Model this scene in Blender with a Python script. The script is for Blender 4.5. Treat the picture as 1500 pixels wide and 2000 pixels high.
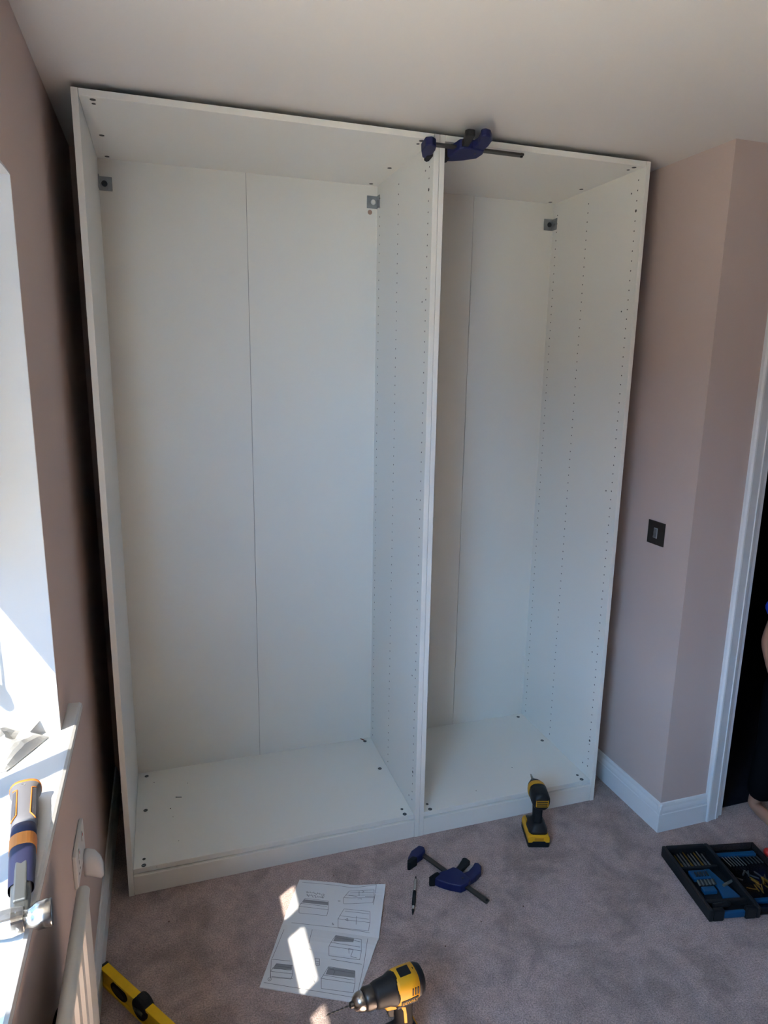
import bpy, bmesh, math, random
from mathutils import Vector, Matrix, Euler, noise

# ------------------------------------------------------------------ scene, camera, light
sc = bpy.context.scene
for o in list(bpy.data.objects):
    bpy.data.objects.remove(o, do_unlink=True)
COL = sc.collection
random.seed(7)

FPX = 1323.0
CAM = Vector((0.1794, -2.0336, 1.6841))
ROT = Euler((1.3607, -0.0159, -0.3130), 'XYZ')
cd = bpy.data.cameras.new('camera'); cam = bpy.data.objects.new('camera', cd); COL.objects.link(cam)
cd.sensor_fit = 'VERTICAL'; cd.sensor_height = 36.0; cd.sensor_width = 27.0
cd.lens = 36.0 * FPX / 2000.0
cd.clip_start = 0.02
cam.location = CAM; cam.rotation_euler = ROT
sc.camera = cam
MROT = ROT.to_matrix()

def at(px, py, ax, v):
    """photo pixel -> point on the plane  axis ax = v  (floor, wall, board it touches)"""
    d = MROT @ Vector(((px - 750) / FPX, (1000 - py) / FPX, -1))
    return CAM + d * ((v - CAM[ax]) / d[ax])

SKY = 20.0
world = bpy.data.worlds.new('sky'); sc.world = world; world.use_nodes = True
bgn = world.node_tree.nodes['Background']
bgn.inputs[0].default_value = (0.29, 0.575, 1.0, 1); bgn.inputs[1].default_value = SKY

sd = bpy.data.lights.new('sun', 'SUN'); sun = bpy.data.objects.new('sun', sd); COL.objects.link(sun)
sd.energy = 84.0; sd.color = (1.0, 0.87, 0.70); sd.angle = math.radians(0.6)
SUNDIR = Vector((0.470, 0.328, -0.819)).normalized()
sun.rotation_euler = SUNDIR.to_track_quat('-Z', 'Y').to_euler()
sun.location = (-4, -3, 6)

pd = bpy.data.lights.new('window_portal', 'AREA'); po = bpy.data.objects.new('window_portal', pd); COL.objects.link(po)
pd.shape = 'RECTANGLE'; pd.size = 1.89; pd.size_y = 1.15
po.location = (-0.375, -1.455, 1.46); po.rotation_euler = (0, math.radians(-90), math.radians(0))
po.rotation_euler = Vector((1, 0, 0)).to_track_quat('-Z', 'Z').to_euler()
pd.cycles.is_portal = True

vs = sc.view_settings
vs.view_transform = 'Standard'; vs.look = 'None'; vs.gamma = 1.0; vs.use_curve_mapping = False
vs.exposure = 0.62

# ------------------------------------------------------------------ materials
def srgb(r, g, b):
    f = lambda c: (c / 255) / 12.92 if c / 255 <= 0.04045 else (((c / 255) + 0.055) / 1.055) ** 2.4
    return (f(r), f(g), f(b), 1)

MATS = {}
def mat(name, col, rough=0.5, metal=0.0, spec=0.5, bump=None, var=None, coat=0.0, trans=0.0, ior=1.45):
    if name in MATS: return MATS[name]
    m = bpy.data.materials.new(name); m.use_nodes = True
    nt = m.node_tree; b = nt.nodes['Principled BSDF']
    b.inputs['Base Color'].default_value = col
    b.inputs['Roughness'].default_value = rough
    b.inputs['Metallic'].default_value = metal
    b.inputs['Specular IOR Level'].default_value = spec
    b.inputs['Coat Weight'].default_value = coat
    b.inputs['Transmission Weight'].default_value = trans
    b.inputs['IOR'].default_value = ior
    tc = nt.nodes.new('ShaderNodeTexCoord')
    if var:      # (scale, amount, detail)
        n = nt.nodes.new('ShaderNodeTexNoise'); n.inputs['Scale'].default_value = var[0]; n.inputs['Detail'].default_value = var[2]
        nt.links.new(tc.outputs['Object'], n.inputs['Vector'])
        r = nt.nodes.new('ShaderNodeMapRange'); r.inputs['To Min'].default_value = 1 - var[1]; r.inputs['To Max'].default_value = 1 + var[1]
        r.inputs['From Min'].default_value = 0.25; r.inputs['From Max'].default_value = 0.75
        nt.links.new(n.outputs['Fac'], r.inputs['Value'])
        mx = nt.nodes.new('ShaderNodeMix'); mx.data_type = 'RGBA'; mx.blend_type = 'MULTIPLY'; mx.inputs['Factor'].default_value = 1
        mx.inputs['A'].default_value = col
        nt.links.new(r.outputs['Result'], mx.inputs['B'])
        nt.links.new(mx.outputs['Result'], b.inputs['Base Color'])
    if bump:     # (scale, strength, distance)
        n = nt.nodes.new('ShaderNodeTexNoise'); n.inputs['Scale'].default_value = bump[0]; n.inputs['Detail'].default_value = 3
        nt.links.new(tc.outputs['Object'], n.inputs['Vector'])
        bp = nt.nodes.new('ShaderNodeBump'); bp.inputs['Strength'].default_value = bump[1]; bp.inputs['Distance'].default_value = bump[2]
        nt.links.new(n.outputs['Fac'], bp.inputs['Height']); nt.links.new(bp.outputs['Normal'], b.inputs['Normal'])
    MATS[name] = m
    return m

def carpet_material():
    m = bpy.data.materials.new('carpet'); m.use_nodes = True
    nt = m.node_tree; b = nt.nodes['Principled BSDF']; L = nt.links.new
    tc = nt.nodes.new('ShaderNodeTexCoord')
    def nz(scale, detail, rough=0.5, dist=0.0):
        n = nt.nodes.new('ShaderNodeTexNoise'); n.inputs['Scale'].default_value = scale
        n.inputs['Detail'].default_value = detail; n.inputs['Roughness'].default_value = rough; n.inputs['Distortion'].default_value = dist
        L(tc.outputs['Object'], n.inputs['Vector']); return n
    big = nz(5.5, 4, 0.6, 0.8); mid = nz(28, 3); fine = nz(230, 3, 0.75)
    def ramp(src, lo, hi, a, c):
        r = nt.nodes.new('ShaderNodeMapRange'); r.inputs['From Min'].default_value = lo; r.inputs['From Max'].default_value = hi
        r.inputs['To Min'].default_value = a; r.inputs['To Max'].default_value = c; L(src.outputs['Fac'], r.inputs['Value']); return r
    def mul(x, y):
        k = nt.nodes.new('ShaderNodeMath'); k.operation = 'MULTIPLY'; L(x, k.inputs[0]); L(y, k.inputs[1]); return k.outputs[0]
    f = mul(mul(ramp(big, .38, .56, .74, 1.06).outputs[0], ramp(mid, .3, .7, .88, 1.12).outputs[0]), ramp(fine, .30, .70, .45, 1.55).outputs[0])
    mx = nt.nodes.new('ShaderNodeMix'); mx.data_type = 'RGBA'; mx.blend_type = 'MULTIPLY'; mx.inputs['Factor'].default_value = 1
    mx.inputs['A'].default_value = (0.435, 0.328, 0.305, 1); L(f, mx.inputs['B']); L(mx.outputs['Result'], b.inputs['Base Color'])
    b.inputs['Roughness'].default_value = 0.95; b.inputs['Specular IOR Level'].default_value = 0.1
    b.inputs['Sheen Weight'].default_value = 0.25; b.inputs['Sheen Roughness'].default_value = 0.5
    bp = nt.nodes.new('ShaderNodeBump'); bp.inputs['Strength'].default_value = 0.9; bp.inputs['Distance'].default_value = 0.007
    L(fine.outputs['Fac'], bp.inputs['Height']); L(bp.outputs['Normal'], b.inputs['Normal'])
    return m

def clear_material(name, tint, gloss=0.06, rough=0.02):
    m = bpy.data.materials.new(name); m.use_nodes = True; nt = m.node_tree
    for n in list(nt.nodes):
        if n.type == 'BSDF_PRINCIPLED': nt.nodes.remove(n)
    t = nt.nodes.new('ShaderNodeBsdfTransparent'); t.inputs[0].default_value = tint
    g = nt.nodes.new('ShaderNodeBsdfGlossy'); g.inputs['Roughness'].default_value = rough
    x = nt.nodes.new('ShaderNodeMixShader'); x.inputs[0].default_value = gloss
    nt.links.new(t.outputs[0], x.inputs[1]); nt.links.new(g.outputs[0], x.inputs[2])
    nt.links.new(x.outputs[0], nt.nodes['Material Output'].inputs[0])
    return m

def fabric_material(name, col, transl):
    m = bpy.data.materials.new(name); m.use_nodes = True; nt = m.node_tree
    for n in list(nt.nodes):
        if n.type == 'BSDF_PRINCIPLED': nt.nodes.remove(n)
    d = nt.nodes.new('ShaderNodeBsdfDiffuse'); d.inputs[0].default_value = col
    t = nt.nodes.new('ShaderNodeBsdfTranslucent'); t.inputs[0].default_value = col
    x = nt.nodes.new('ShaderNodeMixShader'); x.inputs[0].default_value = transl
    nt.links.new(d.outputs[0], x.inputs[1]); nt.links.new(t.outputs[0], x.inputs[2])
    nt.links.new(x.outputs[0], nt.nodes['Material Output'].inputs[0])
    return m

M_CARPET = carpet_material()
M_HALLSHADE = mat('hall floor shade', (0.014, 0.013, 0.018, 1), 0.95, spec=0.05, bump=(300, .5, .003), var=(40, .2, 3))  # near-black colour stands in for shade on the hall floor
M_HALLWALLSHADE = mat('hall wall shade', (0.010, 0.011, 0.014, 1), 0.9, spec=0.05, bump=(120, .05, .001))  # darkness of the unlit hall put into the wall colour
M_WALL = mat('mauve wall paint', (0.53, 0.425, 0.385, 1), 0.75, spec=0.25, bump=(160, .06, .0015), var=(3, .02, 2))
M_CEIL = mat('ceiling paint', (0.72, 0.69, 0.66, 1), 0.55, spec=0.35, bump=(140, .05, .0015))
M_TRIM = mat('white gloss trim', (0.70, 0.71, 0.72, 1), 0.28, spec=0.5)
M_REVEAL = mat('white reveal paint', (0.68, 0.69, 0.70, 1), 0.6, spec=0.3, bump=(120, .04, .001))
M_SILL = mat('white sill gloss', (0.58, 0.58, 0.58, 1), 0.18, spec=0.5, bump=(60, .03, .001))
M_UPVC = mat('window white', (0.80, 0.80, 0.80, 1), 0.3)
M_GLASS = clear_material('window glass', (0.95, 0.97, 0.97, 1))
M_DIMGLASS = clear_material('added dimming glass', (0.325, 0.335, 0.345, 1))  # tint added to unseen panes to dim light on reveal and sill
M_MEL = mat('white melamine', (0.755, 0.740, 0.690, 1), 0.38, spec=0.4, bump=(220, .03, .0006))
M_MELEDGE = mat('white melamine edge band', (0.74, 0.72, 0.68, 1), 0.35, spec=0.4)
M_BACK = mat('white back board', (0.70, 0.685, 0.630, 1), 0.45, spec=0.4, bump=(150, .03, .0008))
M_SEAM = mat('board seam', (0.30, 0.29, 0.27, 1), 0.7)
M_HOLESHADE = mat('hole shade', (0.115, 0.11, 0.10, 1), 0.9, spec=0.1)  # shade inside the holes put into the colour of proud discs
M_ZINC = mat('zinc steel', (0.28, 0.30, 0.31, 1), 0.45, metal=0.5, var=(60, .15, 2))
M_DKZINC = mat('dark zinc', (0.06, 0.06, 0.06, 1), 0.5, metal=0.6)
M_BLUE = mat('navy clamp plastic', (0.0065, 0.011, 0.070, 1), 0.45, spec=0.4, bump=(90, .1, .0006))
M_BLACK = mat('black plastic', (0.010, 0.010, 0.011, 1), 0.5, spec=0.35, bump=(200, .08, .0005))
M_RUBBER = mat('black rubber', (0.012, 0.012, 0.013, 1), 0.75, spec=0.2)
M_YEL = mat('yellow tool plastic', (0.66, 0.325, 0.012, 1), 0.45, spec=0.4, bump=(160, .06, .0005), var=(30, .06, 2))
M_LEVEL = mat('yellow level paint', (0.80, 0.50, 0.010, 1), 0.4, spec=0.4, var=(25, .08, 3))
M_STEEL = mat('bright steel', (0.55, 0.53, 0.50, 1), 0.22, metal=1.0, bump=(45, .25, .001), var=(50, .2, 3))
M_CHROME = mat('chuck steel', (0.42, 0.38, 0.34, 1), 0.25, metal=1.0)
M_DKSTEEL = mat('dark steel', (0.09, 0.085, 0.08, 1), 0.35, metal=0.9)
M_BRASS = mat('brass coloured titanium', (0.42, 0.25, 0.05, 1), 0.3, metal=0.9)
M_PAPER = mat('white paper', (0.68, 0.68, 0.69, 1), 0.8, spec=0.1, bump=(30, .05, .001))
M_INK = mat('grey ink', (0.16, 0.16, 0.165, 1), 0.9, spec=0.05)
M_TINT = mat('grey tint print', (0.27, 0.27, 0.275, 1), 0.9, spec=0.05)
M_ORANGE = mat('orange rubber', (0.62, 0.19, 0.025, 1), 0.5)
M_GREYRUB = mat('grey rubber', (0.145, 0.14, 0.15, 1), 0.6, bump=(220, .1, .0005))
M_NAVYH = mat('navy handle', (0.016, 0.017, 0.050, 1), 0.5)
M_HSTEEL = mat('brushed shank steel', (0.19, 0.19, 0.18, 1), 0.38, metal=0.8)
M_WHITEPL = mat('white plastic', (0.66, 0.66, 0.65, 1), 0.3)
M_CLEARPL = mat('frosted white plastic', (0.62, 0.63, 0.66, 1), 0.25, spec=0.5)
M_RED = mat('red plastic', (0.50, 0.018, 0.012, 1), 0.4)
M_RAD = mat('radiator enamel', (0.66, 0.65, 0.62, 1), 0.3)
M_SWITCH = mat('bronze switch plate', (0.050, 0.043, 0.037, 1), 0.45, metal=0.55, var=(20, .15, 3))
M_TEAL = mat('blue case insert', (0.003, 0.055, 0.145, 1), 0.45)
M_CASEBLK = mat('case black', (0.007, 0.007, 0.008, 1), 0.5, bump=(120, .1, .0006))
M_LIDCLR = clear_material('clear lid plastic', (0.42, 0.44, 0.47, 1), 0.10, 0.15)
M_BIT = mat('grey bit steel', (0.26, 0.26, 0.24, 1), 0.35, metal=0.8)
M_SKIN = mat('skin', (0.40, 0.205, 0.135, 1), 0.55, spec=0.3, var=(14, .06, 2))
M_SHIRT = mat('blue cotton', (0.020, 0.060, 0.50, 1), 0.85, spec=0.1, bump=(250, .2, .001))
M_TROUSER = mat('black cotton', (0.004, 0.004, 0.005, 1), 0.9, spec=0.05, bump=(250, .2, .001))
M_HAIR = mat('dark brown hair', (0.020, 0.012, 0.008, 1), 0.55, bump=(90, .6, .003))
M_EYE = mat('eye white', (0.75, 0.74, 0.72, 1), 0.2)
M_PUPIL = mat('dark iris', (0.02, 0.012, 0.008, 1), 0.2)
M_LIP = mat('lip', (0.32, 0.11, 0.09, 1), 0.5)
M_BAG = mat('thin white wrapping', (0.44, 0.44, 0.43, 1), 0.4, spec=0.5, bump=(35, .25, .003))
M_BLIND = fabric_material('white blind fabric', (0.72, 0.71, 0.68, 1), 0.03)
M_GROUND = mat('sunlit paving', (0.42, 0.34, 0.23, 1), 0.9, var=(1.5, .25, 4), bump=(8, .3, .01))
M_PINKHOLE = mat('pink wall behind hole', (0.33, 0.21, 0.16, 1), 0.8)
M_GREEN = mat('green vial', (0.05, 0.22, 0.06, 1), 0.15)

# ------------------------------------------------------------------ mesh helpers
def obj(name, bm, m, parent=None, smooth=False, bevel=0.0, seg=2, mods=None):
    bmesh.ops.recalc_face_normals(bm, faces=bm.faces)
    me = bpy.data.meshes.new(name); bm.to_mesh(me); bm.free()
    o = bpy.data.objects.new(name, me); COL.objects.link(o)
    for k in (m if isinstance(m, (list, tuple)) else [m]): me.materials.append(k)
    if smooth:
        for p in me.polygons: p.use_smooth = True
    if bevel:
        b = o.modifiers.new('bevel', 'BEVEL'); b.width = bevel; b.segments = seg; b.limit_method = 'ANGLE'; b.angle_limit = math.radians(35)
        b.harden_normals = False
    if parent: o.parent = parent
    return o

def thing(name, label, cat, loc=(0, 0, 0), rot=(0, 0, 0), group=None):
    o = bpy.data.objects.new(name, None); COL.objects.link(o); o.empty_display_size = 0.05
    o.location = loc; o.rotation_euler = rot
    tag(o, label, cat, group); return o

def tag(o, label, cat, group=None, kind=None):
    o['label'] = label; o['category'] = cat
    if group: o['group'] = group
    if kind: o['kind'] = kind
    return o

def struct(name, bm, m, parent=None, **k):
    o = obj(name, bm, m, parent, **k)
    if not parent: o['kind'] = 'structure'
    return o

def bx(bm, x0, x1, y0, y1, z0, z1):
    vs = [bm.verts.new((x, y, z)) for z in (z0, z1) for y in (y0, y1) for x in (x0, x1)]
    for f in ((0, 1, 3, 2), (4, 6, 7, 5), (0, 4, 5, 1), (2, 3, 7, 6), (0, 2, 6, 4), (1, 5, 7, 3)):
        bm.faces.new([vs[i] for i in f])
    return bm

def box(*a):
    return bx(bmesh.new(), *a)

def prism(bm, pts, fn, h0, h1):
    """polygon pts (a,b) extruded from h0 to h1, fn(a,b,h) -> 3d"""
    lo = [bm.verts.new(fn(a, b, h0)) for a, b in pts]; hi = [bm.verts.new(fn(a, b, h1)) for a, b in pts]
    n = len(pts)
    bm.faces.new(lo); bm.faces.new(hi[::-1])
    for i in range(n): bm.faces.new((lo[i], lo[(i + 1) % n], hi[(i + 1) % n], hi[i]))
    return bm

def rings(bm, rr, cap=True):
    R = [[bm.verts.new(p) for p in r] for r in rr]
    n = len(R[0])
    for a, b in zip(R, R[1:]):
        for i in range(n): bm.faces.new((a[i], a[(i + 1) % n], b[(i + 1) % n], b[i]))
    if cap: bm.faces.new(R[0]); bm.faces.new(R[-1][::-1])
    return bm

def sup(c, u, v, a, b, n=20, e=2.0):
    """superellipse ring about c in the plane u,v"""
    out = []
    for i in range(n):
        t = 2 * math.pi * i / n; ct, st = math.cos(t), math.sin(t)
        out.append(Vector(c) + Vector(u) * (a * math.copysign(abs(ct) ** (2 / e), ct)) + Vector(v) * (b * math.copysign(abs(st) ** (2 / e), st)))
    return out

def lathe(bm, prof, c=(0, 0, 0), axis=(0, 0, 1), n=24, cap=True):
    ax = Vector(axis).normalized(); u = ax.orthogonal().normalized(); v = ax.cross(u)
    return rings(bm, [sup(Vector(c) + ax * h, u, v, max(r, 1e-4), max(r, 1e-4), n) for r, h in prof], cap)

def tube(bm, pts, r, n=8):
    pts = [Vector(p) for p in pts]; rr = r if isinstance(r, (list, tuple)) else [r] * len(pts)
    out = []; u = None
    for i, p in enumerate(pts):
        d = (pts[min(i + 1, len(pts) - 1)] - pts[max(i - 1, 0)]).normalized()
        u = d.orthogonal().normalized() if u is None else (u - d * u.dot(d)).normalized()
        out.append(sup(p, u, d.cross(u), rr[i], rr[i], n))
    return rings(bm, out)

def disc(bm, c, nrm, r, n=10, h=0.0006):
    return lathe(bm, [(r, 0), (r, h)], c, nrm, n)

# ------------------------------------------------------------------ the room shell
XL, ZC, XR, YD, YB = -0.069, 2.380, 1.876, -0.224, 0.60
W0, W1y = -0.510, -2.40             # window opening along y; unseen far end lengthened to let in light
SZ = 0.885                          # top of the window sill
XE, YF = 3.90, -4.30                # far walls out of view

struct('floor', box(XL, XE, YF, YB, -0.05, 0.0), M_CARPET)
tmp = struct('floor_hall_shade', box(XR + 0.11, XE, -0.19, 1.6, 0.0005, 0.004), M_HALLSHADE)  # dark sheet over the carpet, with the hall shade painted in
struct('ceiling', box(XL - 0.3, XE + 0.1, YF - 0.1, 1.7, ZC, ZC + 0.08), M_CEIL)

bm = bmesh.new(); xo = XL - 0.30
bx(bm, xo, XL, W0, YB + 0.1, -0.05, ZC); bx(bm, xo, XL, YF, W1y, -0.05, ZC)
bx(bm, xo, XL, W1y, W0, -0.05, SZ - 0.026); bx(bm, xo, XL, W1y, W0, 2.03, ZC)
struct('wall_left', bm, M_WALL)
bm = bmesh.new()                      # white plaster lining of the reveal
bx(bm, xo + 0.005, XL - 0.0005, W0 - 0.004, W0 + 0.0005, SZ, 2.03); bx(bm, xo + 0.005, XL - 0.0005, W1y - 0.0005, W1y + 0.004, SZ, 2.03)
bx(bm, xo + 0.005, XL - 0.0005, W1y, W0, 2.026, 2.0305)
struct('trim_reveal', bm, M_REVEAL)
struct('wall_back', box(XL - 0.1, XR + 0.1, YB, YB + 0.1, -0.05, ZC), M_WALL)
struct('wall_right', box(XR, XR + 0.10, YD, YB, -0.05, ZC), M_WALL)
DX0, DX1, DZ = 2.150, 2.930, 2.03
bm = bmesh.new()
bx(bm, XR + 0.10, DX0, YD, YD + 0.10, -0.05, ZC); bx(bm, DX1, XE, YD, YD + 0.10, -0.05, ZC); bx(bm, DX0, DX1, YD, YD + 0.10, DZ, ZC)
struct('wall_door', bm, M_WALL)
struct('wall_far', box(XE, XE + 0.1, YF, 1.7, -0.05, ZC), M_WALL)
struct('wall_front', box(XL - 0.1, XE, YF - 0.1, YF, -0.05, ZC), M_WALL)
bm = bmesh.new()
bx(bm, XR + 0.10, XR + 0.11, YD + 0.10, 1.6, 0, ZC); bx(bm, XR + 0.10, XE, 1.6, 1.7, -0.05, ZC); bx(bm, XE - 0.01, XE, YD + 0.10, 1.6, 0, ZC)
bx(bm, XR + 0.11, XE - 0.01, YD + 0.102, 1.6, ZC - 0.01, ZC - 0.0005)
struct('wall_hall', bm, M_HALLWALLSHADE)

# skirting boards: stepped and rounded section
SK = [(0, 0), (.015, 0), (.015, .072), (.013, .075), (.013, .084), (.0115, .090), (.0085, .098), (.0075, .106), (.005, .112), (0, .113)]
def skirt(name, fn, a, b):
    bm = bmesh.new(); prism(bm, SK, fn, a, b); return struct(name, bm, M_TRIM)
skirt('baseboard_left', lambda d, z, h: (XL + d, h, z), YF, YB)
skirt('baseboard_right', lambda d, z, h: (XR - d, h, z), YD - .0145, YB)
skirt('baseboard_door', lambda d, z, h: (h, YD - d, z), XR - .0145, 2.083)
skirt('baseboard_back', lambda d, z, h: (h, YB - d, z), XL + .016, XR - .016)

# door lining and moulded architrave
AR = [(0, 0), (0, .012), (.004, .019), (.010, .020), (.014, .017), (.046, .013), (.049, .0155), (.052, .013), (.066, .010), (.066, 0)]
bm = bmesh.new()
prism(bm, AR, lambda a, d, h: (2.084 + a, YD - d, h), 0.0, DZ + 0.066)
prism(bm, AR, lambda a, d, h: (DX1 + 0.066 - a, YD - d, h), 0.0, DZ + 0.066)
prism(bm, AR, lambda a, d, h: (h, YD - d, DZ + 0.066 - a), 2.150, DX1)
struct('trim_1', bm, M_TRIM)
bm = bmesh.new()
bx(bm, DX0 - 0.002, DX0 + 0.024, YD - 0.002, YD + 0.102, 0.0, DZ); bx(bm, DX1 - 0.024, DX1 + 0.002, YD - 0.002, YD + 0.102, 0.0, DZ)
bx(bm, DX0, DX1, YD - 0.002, YD + 0.102, DZ - 0.024, DZ + .002)
struct('door_1', bm, M_TRIM, bevel=0.002)

# window: frame, glazing bars, panes, sill
win = bpy.data.objects.new('window_1', None); COL.objects.link(win); win['kind'] = 'structure'
win['label'] = 'white framed window above the radiator with narrow bars'
wx0, wx1 = XL - 0.285, XL - 0.225
for a in ((W0 - 0.060, W0), (W1y, W1y + 0.060)):
    obj('window_frame', box(wx0, wx1, a[0], a[1], SZ, 2.03), M_UPVC, win, bevel=.003)
for a in ((SZ, SZ + 0.045), (1.985, 2.03)):
    obj('window_frame', box(wx0, wx1, W1y + .06, W0 - .06, a[0], a[1]), M_UPVC, win, bevel=.003)
BARS = (-0.832, -1.100, -1.460)
for y in BARS:
    obj('glazing_bar', box(wx0 + .004, wx1 - .004, y - .023, y + .023, SZ + .045, 1.985), M_UPVC, win, bevel=.003)
ys = [W0 - .06] + [b + e for b in BARS for e in (.023, -.023)] + [W1y + .06]
for i in (0, 2, 4, 6):
    obj('pane', box(wx0 + .026, wx0 + .030, ys[i + 1], ys[i], SZ + .045, 1.985), M_DIMGLASS if i < 6 else M_GLASS, win)
bm = bmesh.new()
prism(bm, [(XL - .230, SZ - .026), (XL + .024, SZ - .026), (XL + .029, SZ - .022), (XL + .031, SZ - .013), (XL + .029, SZ - .004), (XL + .024, SZ), (XL - .230, SZ)],
      lambda a, b, h: (a, h, b), -2.53, -0.385)
# cut the horn ends back to the wall line outside the opening
bmesh.ops.bisect_plane(bm, geom=bm.verts[:] + bm.edges[:] + bm.faces[:], plane_co=(XL - .0005, 0, 0), plane_no=(1, 0, 0))
for v in bm.verts:
    if v.co.x < XL - .001 or abs(v.co.x - (XL - .0005)) < 1e-6 and False:
        v.co.y = max(min(v.co.y, W0 - .0005), W1y + .0005)
sill = obj('window_sill', bm, M_SILL, win)

# ground outside, seen only as the light it throws back
struct('ground_outside', box(-14.6, XL - .31, -22, 20, -2.9, -2.8), M_GROUND)

struct('wall_sky_block', box(-15, -14.5, -22, 20, -2.9, 3.6), mat('sky block brick', (0.24, 0.14, 0.09, 1), 0.9, var=(2, .2, 3)))  # unseen wall added to block low sky and warm the upper room

# ------------------------------------------------------------------ wardrobes
T = 0.018; H = 2.36; DEP = 0.58; ZF = 0.089; ZT = 2.3425
def holes(bm, xf, sx, rows):
    for y, z0, z1 in rows:
        n = int(round((z1 - z0) / .032))
        for i in range(n + 1):
            disc(bm, (xf, y, z0 + .032 * i), (sx, 0, 0), .0026, 8, .0004)

def wardrobe(name, label, W, x0, seam, brackets, cams_b, cams_t, hole_pink=None):
    t = thing(name, label, 'wardrobe', (x0, 0, 0))
    for a in (0, W - T):
        p = obj('side_panel', box(a + .0006, a + T - .0006, 0, DEP, 0, H), M_MEL, t, bevel=.0007, seg=1)
        bm = bmesh.new()
        if a == 0: xf, sx = T - .0006, 1
        else: xf, sx = W - T + .0006, -1
        if a == 0 and W > .9:
            bm.free(); continue
        holes(bm, xf, sx, [(.034, .134, 2.31), (.316, .118, 2.31), (.528, .118, 2.31)])
        for z in (.13, .61, 1.25, 1.89, 2.275): disc(bm, (xf, .066, z), (sx, 0, 0), .003, 8, .0004)
        for z in (.246, 2.214): disc(bm, (xf, .034, z), (sx, 0, 0), .0048, 10, .0006)
        h = obj('pin_hole_discs', bm, M_HOLESHADE, p); h['kind'] = 'stuff'
    obj('top_panel', box(T, W - T, .0005, DEP - .02, ZT, H - .0002), M_MEL, t, bevel=.0007, seg=1)
    obj('bottom_panel', box(T, W - T, .0095, DEP - .02, ZF - T, ZF), M_MEL, t, bevel=.0007, seg=1)
    obj('plinth', box(T + .0006, W - T - .0006, .0015, .018, 0, ZF - T - .003), M_MEL, t, bevel=.0009, seg=1)
    g = .0009
    obj('back_panel', box(T * .6, seam - g, DEP - .02, DEP - .0165, .06, H - .002), M_BACK, t)
    obj('back_panel', box(seam + g, W - T * .6, DEP - .02, DEP - .0165, .06, H - .002), M_BACK, t)
    obj('joining_strip', box(seam - .006, seam + .006, DEP - .0164, DEP - .012, .06, H - .002), M_SEAM, t)
    for bxx, bz, s, screw in brackets:           # wall brackets at the top of the back
        b = obj('wall_bracket', bx(box(bxx - .020, bxx + .020, DEP - .0235, DEP - .021, bz - .022, bz + .022),
                *(((W - T - .003), (W - T - .0006)) if s < 0 else ((T + .0006), (T + .003))), DEP - .055, DEP - .021, bz - .022, bz + .022), M_ZINC, t, bevel=.0012)
        hm = bmesh.new()
        lathe(hm, [(.0095, 0), (.0095, .0012), (.007, .0012), (.007, .0004)], (bxx - .004 * s, DEP - .0236, bz), (0, -1, 0), 16)
        obj('screw_hole', hm, M_DKZINC if screw else M_WHITEPL, b)
        sm = bmesh.new(); lathe(sm, [(.0045, 0), (.004, .003), (.001, .0038)], (T + .003 if s > 0 else W - T - .003, DEP - .040, bz), (s, 0, 0), 12)
        obj('screw', sm, M_ZINC, b)
    for i, (x, y, r) in enumerate(cams_b):
        bm = bmesh.new(); lathe(bm, [(r, 0), (r, .0007), (r * .72, .0007), (r * .72, .0003)], (x, y, ZF), (0, 0, 1), 16)
        c = obj('cam_lock', bm, M_DKZINC, t)
        bm = box(x - r * .62, x + r * .62, y - r * .16, y + r * .16, ZF + .0003, ZF + .0009); obj('slot', bm, M_ZINC, c)
    for x, y, r in cams_t:
        bm = bmesh.new(); lathe(bm, [(r, 0), (r, .0007), (r * .7, .0007), (r * .7, .0003)], (x, y, ZT), (0, 0, -1), 16)
        obj('cam_lock', bm, M_DKZINC, t)
    if hole_pink:
        bm = bmesh.new(); lathe(bm, [(.0085, 0), (.0085, .0006), (.0072, .0006), (.0072, .0003)], (hole_pink[0], DEP - .02, hole_pink[1]), (0, -1, 0), 18)
        obj('cable_hole', bm, M_PINKHOLE, t)
    return t

def cams(W):
    R, r = .0075, .0052
    return [(.050, .020, R), (.050, .050, r), (.050, .312, R), (.050, .532, R), (W - .050, .020, R), (W - .050, .050, r), (W - .050, .320, R), (W - .050, .535, R)]
wardrobe('wardrobe', 'wide open white wardrobe carcass beside the window wall', 1.0, 0.0, .499,
         [(.039, 2.265, 1, True), (.961, 2.285, -1, False)], cams(1.0), cams(1.0), (.954, 2.250))
wardrobe('wardrobe', 'narrower open white wardrobe carcass next to the light switch', 0.75, 1.0, .377,
         [(.711, 2.262, -1, True)], cams(.75), cams(.75))

# crumbs and a loose fixing on the wardrobe floor
for which, spots in (('wide', 0), ('narrower', 1)):
  bm = bmesh.new()
  for (px, py) in ((301, 1529), (366, 1530), (333, 1580), (338, 1596), (506, 1493), (543, 1608), (349, 1643), (765, 1555), (306, 1694), (640, 1545), (600, 1500), (930, 1545), (1000, 1500), (680, 1460)):
    p = at(px, py, 2, ZF); r = random.uniform(.0012, .0026)
    if (p.x > 1.0) != bool(spots) or .25 < p.x < 1.0: continue
    bmesh.ops.create_icosphere(bm, subdivisions=1, radius=r, matrix=Matrix.Translation((p.x, p.y, ZF + r * 1.02)))
  tag(obj('sawdust', bm, M_DKZINC), ('specks of sawdust at the window end of the wide wardrobe base', 'specks of sawdust on the base of the narrower wardrobe')[spots], 'debris', kind='stuff')
p = at(349, 1558, 2, ZF)
sc_t = thing('loose_screw', 'small grey screw lying on the wide wardrobe base', 'screw', (p.x, p.y, ZF), (0, 0, math.radians(-8)))
bm = bmesh.new(); tube(bm, [(-.008, 0, .003), (.010, 0, .0016), (.012, 0, .0014)], [.0016, .0015, .0003], 8); obj('shank', bm, M_ZINC, sc_t, smooth=True)
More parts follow.
